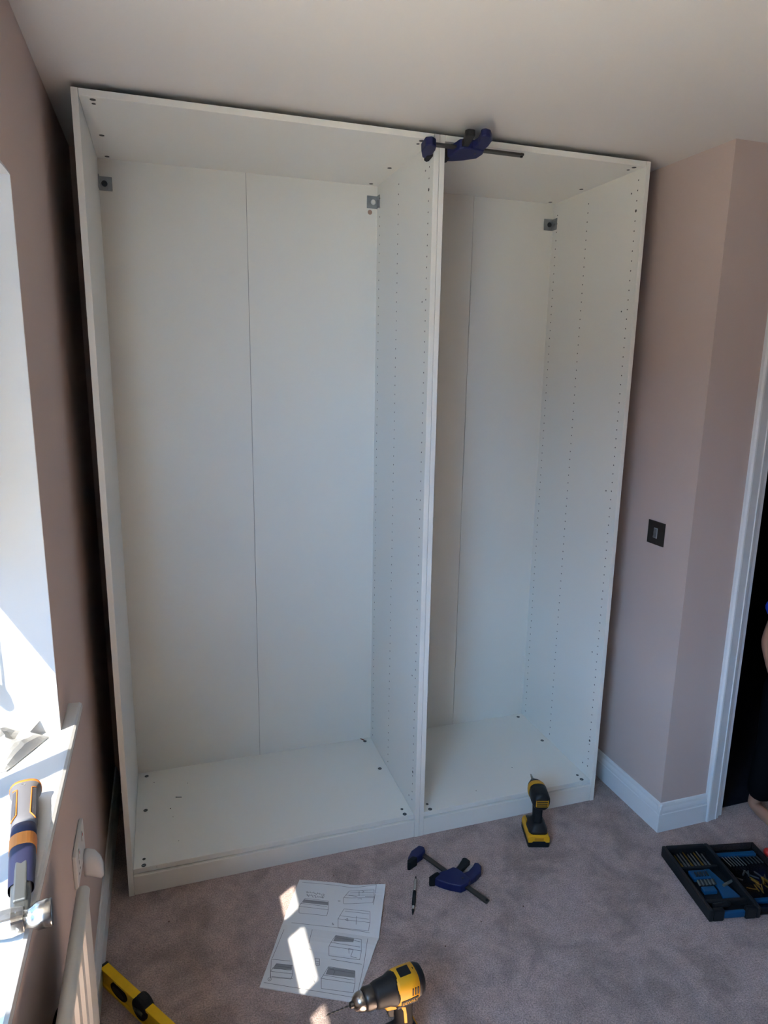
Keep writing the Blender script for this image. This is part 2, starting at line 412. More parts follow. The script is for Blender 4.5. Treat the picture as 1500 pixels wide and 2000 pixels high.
bm = bmesh.new(); lathe(bm, [(.0012, 0), (.003, .0022), (.003, .003)], (-.0075, 0, .003), (-1, 0, .08), 12); obj('screw_head', bm, M_ZINC, sc_t)
p = at(708, 1446, 2, ZF)
bm = bmesh.new(); tube(bm, [(p.x - .006, p.y + .012, ZF + .0022), (p.x + .002, p.y + .002, ZF + .0024), (p.x + .008, p.y - .006, ZF + .002)], [.0018, .0024, .0012], 6)
tag(obj('wood_splinter', bm, mat('reddish wood', (0.16, .05, .03, 1), .8)), 'reddish brown wood splinter by the rear cam of the wide wardrobe', 'splinter')

# ------------------------------------------------------------------ quick-release bar clamps
def clamp(name, label, shift, group=None):
    """local: +X along the bar from the fixed jaw, +Y the way the jaws point, Z thickness"""
    t = thing(name, label, 'clamp', group=group)
    f = lambda a, b, h: (a, b, h)
    bm = bmesh.new(); prism(bm, [(-.014, -.014), (.004, -.022), (.020, -.012), (.026, .010), (.026, .060), (.018, .066), (.004, .060), (-.012, .026)], f, -.013, .013)
    obj('fixed_jaw', bm, M_BLUE, t, bevel=.004, seg=3)
    bm = bmesh.new(); prism(bm, [(.012, .044), (.026, .036), (.0305, .040), (.0305, .074), (.024, .080), (.014, .072)], f, -.015, .015)
    obj('jaw_pad', bm, M_RUBBER, t, bevel=.002)
    obj('bar', box(-.004, .308, -.0085, .0085, -.0032, .0032), M_DKSTEEL, t, bevel=.001)
    s = shift
    body = [(.124 + s, .052), (.128 + s, .064), (.150 + s, .060), (.182 + s, .046), (.216 + s, .024), (.222 + s, -.004), (.216 + s, -.026),
            (.172 + s, -.030), (.150 + s, -.028), (.139 + s, -.022), (.134 + s, .002), (.125 + s, .030)]
    bm = bmesh.new(); prism(bm, body, f, -.0145, .0145); obj('sliding_body', bm, M_BLUE, t, bevel=.004, seg=3)
    hd = [(.176 + s, -.022), (.184 + s, -.050), (.179 + s, -.078), (.172 + s, -.098), (.183 + s, -.106), (.200 + s, -.101), (.215 + s, -.080), (.219 + s, -.050), (.217 + s, -.020)]
    bm = bmesh.new(); prism(bm, hd, f, -.011, .011); obj('handle', bm, M_BLUE, t, bevel=.004, seg=3)
    tr = [(.146 + s, -.022), (.142 + s, -.046), (.134 + s, -.070), (.128 + s, -.086), (.136 + s, -.094), (.156 + s, -.094), (.160 + s, -.066), (.164 + s, -.040), (.166 + s, -.022)]
    bm = bmesh.new(); prism(bm, tr, f, -.009, .009); obj('trigger', bm, M_BLACK, t, bevel=.003)
    bm = bmesh.new(); prism(bm, [(.118 + s, .044), (.1215 + s, .034), (.134 + s, .036), (.136 + s, .066), (.126 + s, .078), (.118 + s, .074)], f, -.0155, .0155)
    obj('jaw_pad', bm, M_RUBBER, t, bevel=.002)
    bm = bmesh.new(); prism(bm, [(.148 + s, -.030), (.153 + s, -.040), (.160 + s, -.030)], f, -.006, .006); obj('release_lever', bm, M_BLUE, t, bevel=.001)
    bm = bmesh.new(); lathe(bm, [(.0035, -.0155), (.0035, .0155)], (.196 + s, -.006, 0), (0, 0, 1), 12); obj('rivet', bm, M_DKSTEEL, t)
    bm = bmesh.new(); lathe(bm, [(.004, -.006), (.0045, -.005), (.0045, .005), (.004, .006)], (.303, 0, 0), (0, 0, 1), 10); obj('end_stop', bm, M_BLACK, t)
    return t
c1 = clamp('bar_clamp', 'navy bar clamp lying flat on the carpet beside the pen', 0.0)
c1.location = (.964, -.095, .0158); dx, dy = .130, -.279
ang = math.atan2(dy, dx)
c1.scale = (1, -1, 1); c1.rotation_euler = (0, 0, ang)
c2 = clamp('bar_clamp', 'navy bar clamp gripping the two wardrobe sides together under the ceiling', -0.0506)
c2.location = (.982 - .0312, -.034, 2.3195); c2.rotation_euler = (math.radians(-9), 0, 0)

# ------------------------------------------------------------------ pen
a, b = at(812, 1712, 2, .006), at(806, 1787, 2, .006)
pen = thing('pen', 'slim black and silver ballpoint pen lying on the carpet', 'pen', (b.x, b.y, .0062), (0, 0, math.atan2(a.y - b.y, a.x - b.x)))
Lp = (a - b).length
bm = bmesh.new(); lathe(bm, [(.0010, 0), (.0028, .010), (.0042, .020)], (0, 0, 0), (1, 0, 0), 14); obj('tip', bm, M_BLACK, pen, smooth=True)
bm = bmesh.new(); lathe(bm, [(.0042, .020), (.0048, .024), (.0048, .034), (.0042, .036)], (0, 0, 0), (1, 0, 0), 14); obj('ring', bm, M_STEEL, pen, smooth=True)
bm = bmesh.new(); lathe(bm, [(.0046, .036), (.0058, .052), (.0058, .092), (.0050, Lp * .60)], (0, 0, 0), (1, 0, 0), 14); obj('grip', bm, M_RUBBER, pen, smooth=True)
bm = bmesh.new(); lathe(bm, [(.0048, Lp * .60), (.0052, Lp * .64), (.0048, Lp * .88), (.0040, Lp * .90)], (0, 0, 0), (1, 0, 0), 14); obj('barrel', bm, M_STEEL, pen, smooth=True)
bm = bmesh.new(); lathe(bm, [(.0026, Lp * .90), (.0026, Lp - .002), (.0018, Lp)], (0, 0, 0), (1, 0, 0), 12); obj('push_button', bm, M_DKSTEEL, pen, smooth=True)
obj('clip', box(Lp * .62, Lp * .90, -.0016, .0016, .0046, .0062), M_STEEL, pen, bevel=.0005)

# ------------------------------------------------------------------ open instruction booklet
FLp, FRp = at(551, 1806, 2, .004), at(740, 1834, 2, .004)
TLp, TRp = at(585, 1717, 2, .006), at(753, 1734, 2, .006)
BLp, BRp = at(507, 1928, 2, .003), at(694, 1958, 2, .003)
def zup(u, v): return .0045 + .010 * math.sin(math.pi * min(v * 1.1, 1)) * (0.35 + .65 * u) + .006 * v * u + .010 * max(0, (u + v - 1.72)) / .28 - .004 * v * math.exp(-((u - .62) / .12) ** 2)
def zlo(u, v): return .0045 + .007 * math.exp(-((v - .16) / .16) ** 2) * (.4 + .6 * u) - .0012 * v
def up(u, v):
    p = (FLp.lerp(FRp, u)).lerp(TLp.lerp(TRp, u), v); p.z = zup(u, v); return p
def lo(u, v):
    p = (FLp.lerp(FRp, u)).lerp(BLp.lerp(BRp, u), v); p.z = zlo(u, v); return p
book = thing('instruction_booklet', 'open white assembly booklet with wardrobe line drawings on the carpet', 'booklet', (FLp.x, FLp.y, 0))
O = Vector((FLp.x, FLp.y, 0))
def sheet(fn, dz=0.0, thick=.0022, nu=16, nv=14, cut=False):
    bm = bmesh.new(); g = []
    for i in range(nu + 1):
        for k in range(2):
            g.append([])
            for j in range(nv + 1):
                u, v = i / nu, j / nv
                if cut and u + v * .42 > 1.33: u = max(u - (u + v * .42 - 1.33), 0)
                p = fn(u, v) - O
                p.z = p.z + dz if k == 0 else max(.0004, p.z + dz - thick)
                g[-1].append(bm.verts.new(p))
    A = g[0::2]; B = g[1::2]
    for i in range(nu):
        for j in range(nv):
            bm.faces.new((A[i][j], A[i + 1][j], A[i + 1][j + 1], A[i][j + 1])); bm.faces.new((B[i][j], B[i][j + 1], B[i + 1][j + 1], B[i + 1][j]))
    for i in range(nu):
        bm.faces.new((A[i][0], B[i][0], B[i + 1][0], A[i + 1][0])); bm.faces.new((A[i][nv], A[i + 1][nv], B[i + 1][nv], B[i][nv]))
    for j in range(nv):
        bm.faces.new((A[0][j], A[0][j + 1], B[0][j + 1], B[0][j])); bm.faces.new((A[nu][j], B[nu][j], B[nu][j + 1], A[nu][j + 1]))
    return bm
PU = obj('page', sheet(up, thick=.004), M_PAPER, book, smooth=False)
PL = obj('page', sheet(lo, thick=.004), M_PAPER, book, smooth=False)

def inv(px, py, lower):
    """photo pixel -> u,v on the page that lies on the carpet"""
    p = at(px, py, 2, .008)
    A, Bc, Cc, D = (FLp, FRp, BRp, BLp) if lower else (FLp, FRp, TRp, TLp)
    u = v = .5
    for _ in range(30):
        q = A.lerp(Bc, u).lerp(D.lerp(Cc, u), v)
        du = (Bc - A).lerp(Cc - D, v); dv = D.lerp(Cc, u) - A.lerp(Bc, u)
        e = p - q; det = du.x * dv.y - du.y * dv.x
        u += (e.x * dv.y - e.y * dv.x) / det; v += (du.x * e.y - du.y * e.x) / det
    return u, v
def ink(bm, pts, lower, w=.0007, closed=False, fill=False):
    fn = lo if lower else up
    uv = [inv(x, y, lower) for x, y in pts]
    if fill:
        n = 6; (a, b, c, d) = uv
        gr = [[None] * (n + 1) for _ in range(n + 1)]
        for i in range(n + 1):
            for j in range(n + 1):
                s, r = i / n, j / n
                uu = (a[0] * (1 - s) + b[0] * s) * (1 - r) + (d[0] * (1 - s) + c[0] * s) * r
                vv = (a[1] * (1 - s) + b[1] * s) * (1 - r) + (d[1] * (1 - s) + c[1] * s) * r
                p = fn(uu, vv) - O; p.z += .0004; gr[i][j] = bm.verts.new(p)
        for i in range(n):
            for j in range(n): bm.faces.new((gr[i][j], gr[i + 1][j], gr[i + 1][j + 1], gr[i][j + 1]))
        return
    if closed: uv = uv + uv[:1]
    for (a, b) in zip(uv, uv[1:]):
        n = max(1, int(math.hypot(a[0] - b[0], a[1] - b[1]) * 14)); prev = None
        for i in range(n + 1):
            s = i / n; p = fn(a[0] + (b[0] - a[0]) * s, a[1] + (b[1] - a[1]) * s) - O; p.z += .0007
            q = fn(a[0] + (b[0] - a[0]) * s + (b[0] - a[0]) * .01, a[1] + (b[1] - a[1]) * s + (b[1] - a[1]) * .01) - O
            d = (q - p); d.z = 0
            if d.length < 1e-9: continue
            d.normalize(); nrm = Vector((-d.y, d.x, 0)) * w * .5
            c = (bm.verts.new(p + nrm), bm.verts.new(p - nrm))
            if prev: bm.faces.new((prev[0], prev[1], c[1], c[0]))
            prev = c
def zu(x, y): return 540 + x * 220 / 1500, 1710 + y * 130 / 886
def zl(x, y): return 500 + x * 250 / 1500, 1800 + y * 170 / 1020
def draw(lower, zf, lines, tints, page, w=.0012):
    bm = bmesh.new()
    for ln in lines: ink(bm, [zf(*q) for q in ln], lower, w)
    obj('line_drawing', bm, M_INK, page)
    if tints:
        for ln in tints:
            bm = bmesh.new(); ink(bm, [zf(*q) for q in ln], lower, fill=True)
            obj('tint_print', bm, M_TINT, page)
def cabinet(x0, y0, x1, y1, sl, dy):
    """a cupboard lying on its back, in zoom pixels: open box in outline"""
    m = (y0 + y1) / 2
    return [[(x0 + sl, y0), (x1, y0 + dy), (x1, m + dy + 20), (x1 - 20, y1 + dy), (x0, y1), (x0, m + 10), (x0 + sl, y0)], [(x0, m + 10), (x1, m + dy + 20)],
            [(x0 + sl + 12, y0 + 30), (x1 - 12, y0 + dy + 30)], [(x0 + 20, m - 30), (x1 - 16, m + dy - 20)]]
L1 = cabinet(300, 310, 690, 500, 80, 45) + cabinet(895, 200, 1300, 390, 75, 5) + cabinet(820, 460, 1245, 690, 80, 50)
L1 += [[(340, 80), (1000, 150), (1330, 150)], [(1330, 150), (1290, 420)], [(200, 620), (800, 690), (1240, 760)],
       [(820, 345), (850, 362)], [(825, 362), (850, 345)], [(740, 630), (765, 655), (745, 655), (740, 630)], [(915, 600), (945, 580), (955, 612), (915, 600)],
       [(1080, 330), (1130, 325), (1130, 340)], [(960, 270), (1075, 290)], [(1180, 295), (1295, 300)], [(1065, 560), (1060, 660)], [(1100, 210), (1100, 285)], [(1135, 205), (1165, 215), (1145, 240)]]
rng = random.Random(3)
for k in range(20):
    x = 400 + (k % 10) * 24; y = 212 + (k // 10) * 44 + (k % 10) * 4
    L1.append([(x + rng.uniform(-5, 5), y + rng.uniform(-8, 8)), (x + rng.uniform(2, 16), y + rng.uniform(10, 34)), (x + rng.uniform(12, 24), y + rng.uniform(-8, 20))])
draw(False, zu, L1, [[(365, 322), (690, 365), (690, 412), (345, 366)]], PU)
L2 = cabinet(855, 165, 1235, 390, 80, 50) + cabinet(765, 515, 1160, 770, 85, 50) + cabinet(170, 480, 430, 640, 70, 20)
L2 += [[(330, 90), (180, 440), (165, 640)], [(660, 90), (620, 250)], [(1310, 200), (1270, 460), (1190, 830)], [(880, 430), (1240, 490)], [(190, 430), (400, 450)],
       [(690, 420), (745, 425), (745, 500), (700, 500), (690, 420)], [(700, 455), (740, 460)], [(705, 480), (735, 482)], [(620, 310), (648, 325)], [(1090, 370), (1085, 320), (1140, 330), (1110, 400), (1180, 420)],
       [(90, 700), (700, 800), (1180, 880)], [(900, 540), (925, 575), (905, 610)], [(640, 560), (690, 640)], [(180, 630), (430, 655)], [(640, 700), (660, 640), (690, 700)]]
ring = [(158 + 20 * math.cos(i * math.pi / 6), 662 + 20 * math.sin(i * math.pi / 6)) for i in range(13)]
L2 += [ring, [(150, 656), (166, 668)]]
draw(True, zl, L2, [[(935, 165), (1150, 205), (1140, 250), (905, 236)], [(850, 520), (1160, 566), (1155, 645), (815, 605)], [(240, 478), (420, 496), (420, 552), (200, 540)]], PL)

# ------------------------------------------------------------------ cordless tools
def text_part(name, s, size, m, parent, loc, rot, depth=.0006):
    cu = bpy.data.curves.new(name, 'FONT'); cu.body = s; cu.size = size; cu.extrude = depth; cu.align_x = 'CENTER'; cu.align_y = 'CENTER'; cu.resolution_u = 2
    to = bpy.data.objects.new('tmp_text', cu); COL.objects.link(to)
    dg = bpy.context.evaluated_depsgraph_get()
    me = bpy.data.meshes.new_from_object(to.evaluated_get(dg)); bpy.data.objects.remove(to, do_unlink=True)
    me.name = name; o = bpy.data.objects.new(name, me); COL.objects.link(o); me.materials.clear(); me.materials.append(m)
    o.parent = parent; o.location = loc; o.rotation_euler = rot; return o

def battery(t, w, y0, y1):
    """slide-on battery under the tool: black tray, yellow upper shell, latch"""
    h = w / 2
    b = obj('battery', box(-h, h, y0, y1, 0, .026), M_BLACK, t, bevel=.006, seg=3)
    bm = bmesh.new()
    prism(bm, [(-h, .022), (-h * .62, .022), (-h * .56, .027), (h * .56, .027), (h * .62, .022), (h, .022), (h, .040), (h * .86, .051), (-h * .86, .051), (-h, .040)],
          lambda a, z, q: (a, q, z), y0 - .0015, y1 - .004)
    obj('battery_shell', bm, M_YEL, b, bevel=.004, seg=2)
    obj('battery_label', box(-h * .42, h * .42, y0 - .0022, y0 - .001, .031, .042), mat('amber print', (.42, .19, .01, 1), .5), b, bevel=.001)
    obj('latch', box(-.014, .014, y1 - .006, y1 + .004, .030, .046), M_BLACK, b, bevel=.002)
    return b

def ysec(y, zc, a, b, e=2.4, n=24, x=0): return sup((x, y, zc), (1, 0, 0), (0, 0, 1), a, b, n, e)
def zsec(z, yc, a, b, e=2.6, n=20): return sup((0, yc, z), (1, 0, 0), (0, 1, 0), a, b, n, e)

# --- impact driver seen from behind, standing on its battery by the narrow wardrobe
ra, rb_ = at(1056, 1566, 2, .175), at(1042, 1519, 2, .175)
hd = (rb_ - ra); hd.z = 0
imp_ang = math.atan2(hd.y, hd.x) - math.pi / 2
bc = (at(1030, 1655, 2, 0) + at(1074, 1658, 2, 0)) / 2
imp_ang = -math.radians(17)
fw = Vector((-math.sin(imp_ang), math.cos(imp_ang), 0))
imp = thing('impact_driver', 'yellow and black cordless impact driver standing on its battery by the plinth', 'impact driver', (bc.x + fw.x * .058, bc.y + fw.y * .058, 0), (0, 0, imp_ang))
battery(imp, .078, -.058, .060)
bm = bmesh.new(); rings(bm, [zsec(.050, -.002, .035, .052, 5), zsec(.060, -.002, .034, .050, 5), zsec(.074, -.010, .024, .034, 3.5), zsec(.084, -.012, .018, .026, 3)])
obj('foot', bm, M_BLACK, imp, smooth=True)
bm = bmesh.new(); rings(bm, [zsec(.078, -.012, .0175, .025), zsec(.100, -.010, .0165, .022), zsec(.125, -.008, .0170, .023), zsec(.150, -.008, .0185, .026), zsec(.172, -.006, .0195, .030)])
obj('grip', bm, M_RUBBER, imp, smooth=True)
bm = bmesh.new(); rings(bm, [zsec(.080, .006, .0135, .010), zsec(.105, .006, .0128, .010), zsec(.118, .005, .0120, .010)]); obj('grip_front', bm, M_YEL, imp, smooth=True)
bm = bmesh.new(); prism(bm, [(.010, .120), (.026, .124), (.030, .140), (.026, .156), (.010, .158)], lambda y, z, h: (h, y, z), -.008, .008); obj('trigger', bm, M_BLACK, imp, bevel=.003)
obj('belt_hook', bx(box(-.036, -.031, .004, .034, .052, .068), -.031, -.014, .010, .024, .058, .066), M_YEL, imp, bevel=.002)
Z = .184
bm = bmesh.new(); rings(bm, [ysec(-.064, Z, .016, .018), ysec(-.061, Z, .026, .028), ysec(-.050, Z, .0315, .033), ysec(-.022, Z, .0325, .034), ysec(.004, Z + .002, .0325, .033)])
cap = obj('motor_housing', bm, M_BLACK, imp, smooth=True)
bm = bmesh.new()
for k in range(4): bx(bm, -.0215, .0215, -.0665, -.0625, Z - .012 + k * .0075, Z - .0105 + k * .0075)
for sx in (-1, 1): bx(bm, sx * .0208 - .0008, sx * .0208 + .0008, -.0665, -.0625, Z - .012, Z + .012)
obj('vent_trim', bm, M_YEL, cap)
obj('rear_block', box(-.020, .020, -.065, -.058, Z - .014, Z + .014), M_BLACK, cap, bevel=.002)
bm = bmesh.new(); rings(bm, [ysec(.0, Z + .001, .0328, .0335), ysec(.008, Z, .0335, .0345), ysec(.026, Z - .002, .0325, .034), ysec(.034, Z - .002, .0305, .031)])
obj('gear_collar', bm, M_YEL, imp, smooth=True)
bm = bmesh.new(); prism(bm, [(-.020, .150), (-.020, .170), (.020, .170), (.030, .150)], lambda y, z, h: (h, y, z), -.0205, .0205); obj('side_cheek', bm, M_YEL, imp, bevel=.004)
bm = bmesh.new(); rings(bm, [ysec(.034, Z - .001, .0300, .0300, 2), ysec(.046, Z - .001, .0270, .0270, 2), ysec(.060, Z - .001, .0190, .0190, 2), ysec(.066, Z - .001, .0130, .0130, 2)])
obj('nose_cone', bm, M_DKSTEEL, imp, smooth=True)
bm = bmesh.new(); lathe(bm, [(.0105, .064), (.0105, .076), (.0085, .078)], (0, 0, Z - .001), (0, 1, 0), 20); obj('collet', bm, M_DKSTEEL, imp, smooth=True)
bm = bmesh.new(); lathe(bm, [(.0048, .076), (.0048, .100), (.0034, .102), (.0034, .112), (.0012, .117)], (0, 0, Z - .001), (0, 1, 0), 6); obj('driver_bit', bm, M_STEEL, imp)

# --- combi drill at the booklet corner
rr_, ch = at(826, 1906, 2, .2), at(694, 1960, 2, .2)
dv = ch - rr_; dr_ang = math.atan2(dv.y, dv.x) - math.pi / 2
fw = Vector((-math.sin(dr_ang), math.cos(dr_ang), 0))
og = rr_ + fw * .066
drl = thing('combi_drill', 'yellow and black cordless drill with twist bit standing beside the booklet', 'drill', (og.x, og.y, 0), (0, 0, dr_ang))
battery(drl, .078, -.058, .060)
bm = bmesh.new(); rings(bm, [zsec(.050, -.002, .035, .052, 5), zsec(.060, -.002, .034, .050, 5), zsec(.074, -.010, .024, .034, 3.5), zsec(.084, -.012, .018, .026, 3)]); obj('foot', bm, M_BLACK, drl, smooth=True)
bm = bmesh.new(); rings(bm, [zsec(.078, -.014, .0175, .026), zsec(.100, -.014, .0168, .023), zsec(.125, -.012, .0172, .024), zsec(.150, -.010, .0185, .027), zsec(.178, -.008, .020, .032)])
obj('grip', bm, M_RUBBER, drl, smooth=True)
for s in (-1, 1):
    bm = bmesh.new(); prism(bm, [(-.016, .100), (-.008, .102), (-.004, .140), (.004, .156), (-.010, .150), (-.014, .125)], lambda y, z, h: (h, y, z), s * .0165, s * .0188); obj('grip_inlay', bm, M_YEL, drl, bevel=.001)
Z = .200
bm = bmesh.new(); rings(bm, [ysec(-.062, Z, .018, .022), ysec(-.058, Z, .029, .032), ysec(-.048, Z, .0335, .0365), ysec(-.034, Z, .0345, .0375)]); obj('rear_cap', bm, M_BLACK, drl, smooth=True)
bm = bmesh.new(); rings(bm, [ysec(-.040, Z, .0342, .0372, 2.8), ysec(-.015, Z, .0352, .0380, 2.8), ysec(.010, Z, .0350, .0375, 2.8), ysec(.018, Z, .0335, .036, 2.6)]); hs = obj('motor_housing', bm, M_YEL, drl, smooth=True)
bm = bmesh.new(); rings(bm, [ysec(.012, Z, .0345, .0375, 2.3), ysec(.022, Z, .0352, .0385, 2.2), ysec(.034, Z, .0315, .034, 2.1), ysec(.062, Z, .0295, .031, 2), ysec(.072, Z, .0260, .027, 2)]); obj('gear_case', bm, M_BLACK, drl, smooth=True)
bm = bmesh.new(); lathe(bm, [(.0255, .070), (.0265, .074), (.0265, .092), (.0235, .096)], (0, 0, Z), (0, 1, 0), 28); obj('chuck_sleeve', bm, M_DKSTEEL, drl, smooth=True)
bm = bmesh.new(); lathe(bm, [(.0225, .095), (.0225, .104), (.0205, .112), (.0150, .120), (.0095, .123)], (0, 0, Z), (0, 1, 0), 28); obj('chuck_nose', bm, M_CHROME, drl, smooth=True)
bm = bmesh.new(); lathe(bm, [(.0085, .121), (.0075, .130), (.0030, .133)], (0, 0, Z), (0, 1, 0), 12); obj('chuck_jaws', bm, M_DKSTEEL, drl)
bm = bmesh.new()                     # twist bit: twisted two-lobe section
rr2 = []
for i in range(34):
    y = .128 + i * .064 / 33; tw = i * .55; r = .0022 if i < 31 else .0022 * (34 - i) / 4
    rr2.append([(math.cos(tw + k * math.pi / 4) * r * (1.0 if k % 4 < 2 else .55), y, Z + math.sin(tw + k * math.pi / 4) * r * (1.0 if k % 4 < 2 else .55)) for k in range(8)])
rings(bm, rr2); obj('twist_bit', bm, M_DKSTEEL, drl)
obj('speed_switch', box(-.013, .013, -.026, .004, Z + .0355, Z + .0405), M_BLACK, drl, bevel=.002)
for s in (-1, 1):
    bm = bmesh.new()
    for k in range(3): bx(bm, s * .0335, s * .0362, -.036 + k * .007, -.0325 + k * .007, Z - .004, Z + .016)
    obj('vent_slots', bm, M_BLACK, hs, bevel=.0008)
    pl = obj('name_plate', box(min(s * .0335, s * .0356), max(s * .0335, s * .0356), -.036, .010, Z - .025, Z - .010), M_BLACK, hs, bevel=.0008)
    text_part('lettering', 'DEWALT', .0105, M_YEL, pl, (s * .0357, -.013, Z - .0178), (math.pi / 2, 0, s * math.pi / 2))
obj('direction_switch', box(-.024, .024, .004, .016, .158, .167), M_BLACK, drl, bevel=.002)
bm = bmesh.new(); prism(bm, [(.016, .120), (.030, .126), (.034, .142), (.030, .158), (.016, .162)], lambda y, z, h: (h, y, z), -.0085, .0085); obj('trigger', bm, M_BLACK, drl, bevel=.003)
bm = bmesh.new(); prism(bm, [(.012, .150), (.040, .156), (.046, .168), (.040, .178), (.0, .176)], lambda y, z, h: (h, y, z), -.0165, .0165); obj('trigger_guard', bm, M_YEL, drl, bevel=.004)

# ------------------------------------------------------------------ drill-bit case, open
q0, q1, q2 = at(1288, 1668, 2, .0), at(1388, 1661, 2, .0), at(1385, 1802, 2, .0)
ex = (q1 - q0).normalized(); ca = math.atan2(ex.y, ex.x)
# local frame: X across (towards the lid), Y towards the far edge, origin at the near left corner
case = thing('drill_bit_case', 'open black drill bit case with blue inserts lying on the carpet', 'tool case', (q2.x, q2.y, 0), (0, 0, math.atan2(q0.y - q2.y, q0.x - q2.x) - math.pi / 2))
CW, CL, CH = .172, .300, .040
bm = bmesh.new()
bx(bm, 0, CW, .012, CL, 0, .012)
bx(bm, 0, .014, .0, CL, .0, CH); bx(bm, CW - .014, CW, .0, CL, .0, CH); bx(bm, .014, CW - .014, CL - .018, CL, 0, CH)
bx(bm, .014, .050, 0, .016, 0, CH); bx(bm, CW - .050, CW - .014, 0, .016, 0, CH); bx(bm, .014, CW - .014, .045, .060, .010, .030)
tray = obj('tray', bm, M_CASEBLK, case, bevel=.004, seg=2)
obj('carry_handle', box(.050, CW - .050, .002, .014, .006, .030), M_TEAL, case, bevel=.005, seg=3)
rail1 = obj('insert_rail', box(.020, CW - .022, .196, .206, .012, .030), M_CASEBLK, tray, bevel=.002)
obj('bit_holder', box(.036, .100, .150, .190, .012, .028), M_TEAL, tray, bevel=.004)
bm = bmesh.new(); prism(bm, [(.096, .196), (.118, .200), (.150, .070), (.140, .060), (.088, .066), (.100, .120)], lambda a, b, h: (a, b, h), .0125, .022); obj('insert', bm, M_TEAL, tray, bevel=.003)
obj('bit_holder', box(.040, .086, .095, .118, .012, .026), M_TEAL, tray, bevel=.003)
bm = bmesh.new(); prism(bm, [(.100, .20), (.158, .285), (.150, .285), (.12, .25)], lambda a, b, h: (a, b, h), .0125, .018); obj('insert', bm, M_CASEBLK, tray, bevel=.002)
bitmesh = None
for i in range(9):
    x = .030 + i * .0125; ln = .060 + .004 * (i % 4)
    bm = bmesh.new(); lathe(bm, [(.0034, 0), (.0034, .016), (.0022, .018), (.0022, ln - .006), (.0006, ln)], (x, .208, .024), (.0, 1, .02), 8); obj('drill_bit', bm, M_BIT if i % 3 else M_BRASS, tray, smooth=False)
for i in range(10):
    bm = bmesh.new(); lathe(bm, [(.0032, 0), (.0032, .016), (.0014, .020)], (.040 + i * .0062, .122, .026), (0, 1, .3), 6)
    obj('driver_bit', bm, M_DKZINC if i % 2 else M_BIT, tray)
for i in range(5):
    bm = bmesh.new(); lathe(bm, [(.0030, 0), (.0030, .014), (.0014, .017)], (.050 + i * .010, .158, .030), (0, 1, .2), 6); obj('driver_bit', bm, M_DKZINC, tray)
bm = bmesh.new(); lathe(bm, [(.0045, 0), (.0045, .05), (.003, .055)], (.118, .115, .026), (.7, .3, 0), 10); obj('nut_driver', bm, M_BIT, tray)
bm = bmesh.new(); lathe(bm, [(.008, 0), (.0085, .05), (.004, .06)], (.030, .030, .03), (1, .1, 0), 12); obj('bit_handle', bm, M_CASEBLK, tray)
# clear lid folded out to the right
LX0, LX1 = CW + .004, CW + .176
lid = obj('lid', box(LX0, LX1, .012, CL, .0005, .0035), M_LIDCLR, case, bevel=.001)
bm = bmesh.new()
bx(bm, LX0, LX0 + .004, .012, CL, .0035, .030); bx(bm, LX1 - .004, LX1, .012, CL, .0035, .030); bx(bm, LX0 + .004, LX1 - .004, CL - .004, CL, .0035, .030); bx(bm, LX0 + .004, LX1 - .004, .012, .016, .0035, .030)
obj('lid_wall', bm, M_LIDCLR, lid)
obj('lid_rail', box(LX0 + .012, LX1 - .012, .258, .276, .004, .016), M_TEAL, lid, bevel=.003)
obj('lid_rail', box(LX0 + .016, LX1 - .012, .050, .066, .004, .016), M_TEAL, lid, bevel=.003)
obj('lid_rail', box(LX0 + .012, LX0 + .110, .018, .030, .004, .016), M_TEAL, lid, bevel=.003)
obj('hinge_bar', box(CW - .002, CW + .006, .03, CL - .02, .004, .014), M_CASEBLK, lid, bevel=.002)
for i in range(6):
    bm = bmesh.new(); lathe(bm, [(.0017, 0), (.0017, .045), (.0006, .050)], (LX0 + .034 + i * .0115, .212, .012), (-.12, 1, 0), 8); obj('drill_bit', bm, M_BIT, lid)
for i in range(5):
    bm = bmesh.new(); lathe(bm, [(.0022, 0), (.0022, .030), (.0010, .036)], (LX0 + .106 + i * .013, .218, .012), (-.1, 1, 0), 8); obj('masonry_bit', bm, M_DKZINC, lid)
rg = random.Random(5)
for i in range(16):
    a = rg.uniform(-.6, .6); x = LX0 + .070 + rg.uniform(-.012, .050); y = .095 + rg.uniform(-.010, .045)
    bm = bmesh.new(); lathe(bm, [(.0022, 0), (.0022, .026), (.0006, .032)], (x, y, .007 + .0026 * (i // 4)), (math.sin(a), math.cos(a), 0), 7); obj('brass_bit', bm, M_BRASS, lid)
for i in range(8):
    a = rg.uniform(-.9, .9); x = LX0 + .060 + rg.uniform(-.03, .07); y = .150 + rg.uniform(-.010, .03)
    bm = bmesh.new(); lathe(bm, [(.0030, 0), (.0030, .024), (.001, .030)], (x, y, .008 + .003 * (i // 4)), (math.sin(a), math.cos(a), 0), 6); obj('dark_bit', bm, M_DKZINC, lid)
bm = bmesh.new(); tube(bm, [(LX0 + .030, .120, .007), (LX0 + .046, .112, .007), (LX0 + .062, .108, .007)], .0018, 7); obj('brass_bit', bm, M_BRASS, lid)

p = at(1499, 1668, 2, .01)
red = thing('screwdriver', 'red handled stubby screwdriver lying beyond the drill bit case lid', 'screwdriver', (p.x, p.y, 0), (0, 0, math.radians(-20)))
bm = bmesh.new(); lathe(bm, [(.008, 0), (.015, .006), (.0165, .030), (.013, .045), (.015, .056), (.010, .064)], (-.012, 0, .0166), (1, 0, 0), 18); obj('handle', bm, M_RED, red, smooth=True)
bm = bmesh.new(); lathe(bm, [(.0032, .062), (.0032, .098), (.0008, .108)], (-.012, 0, .0166), (1, 0, 0), 10); obj('shaft', bm, M_STEEL, red)

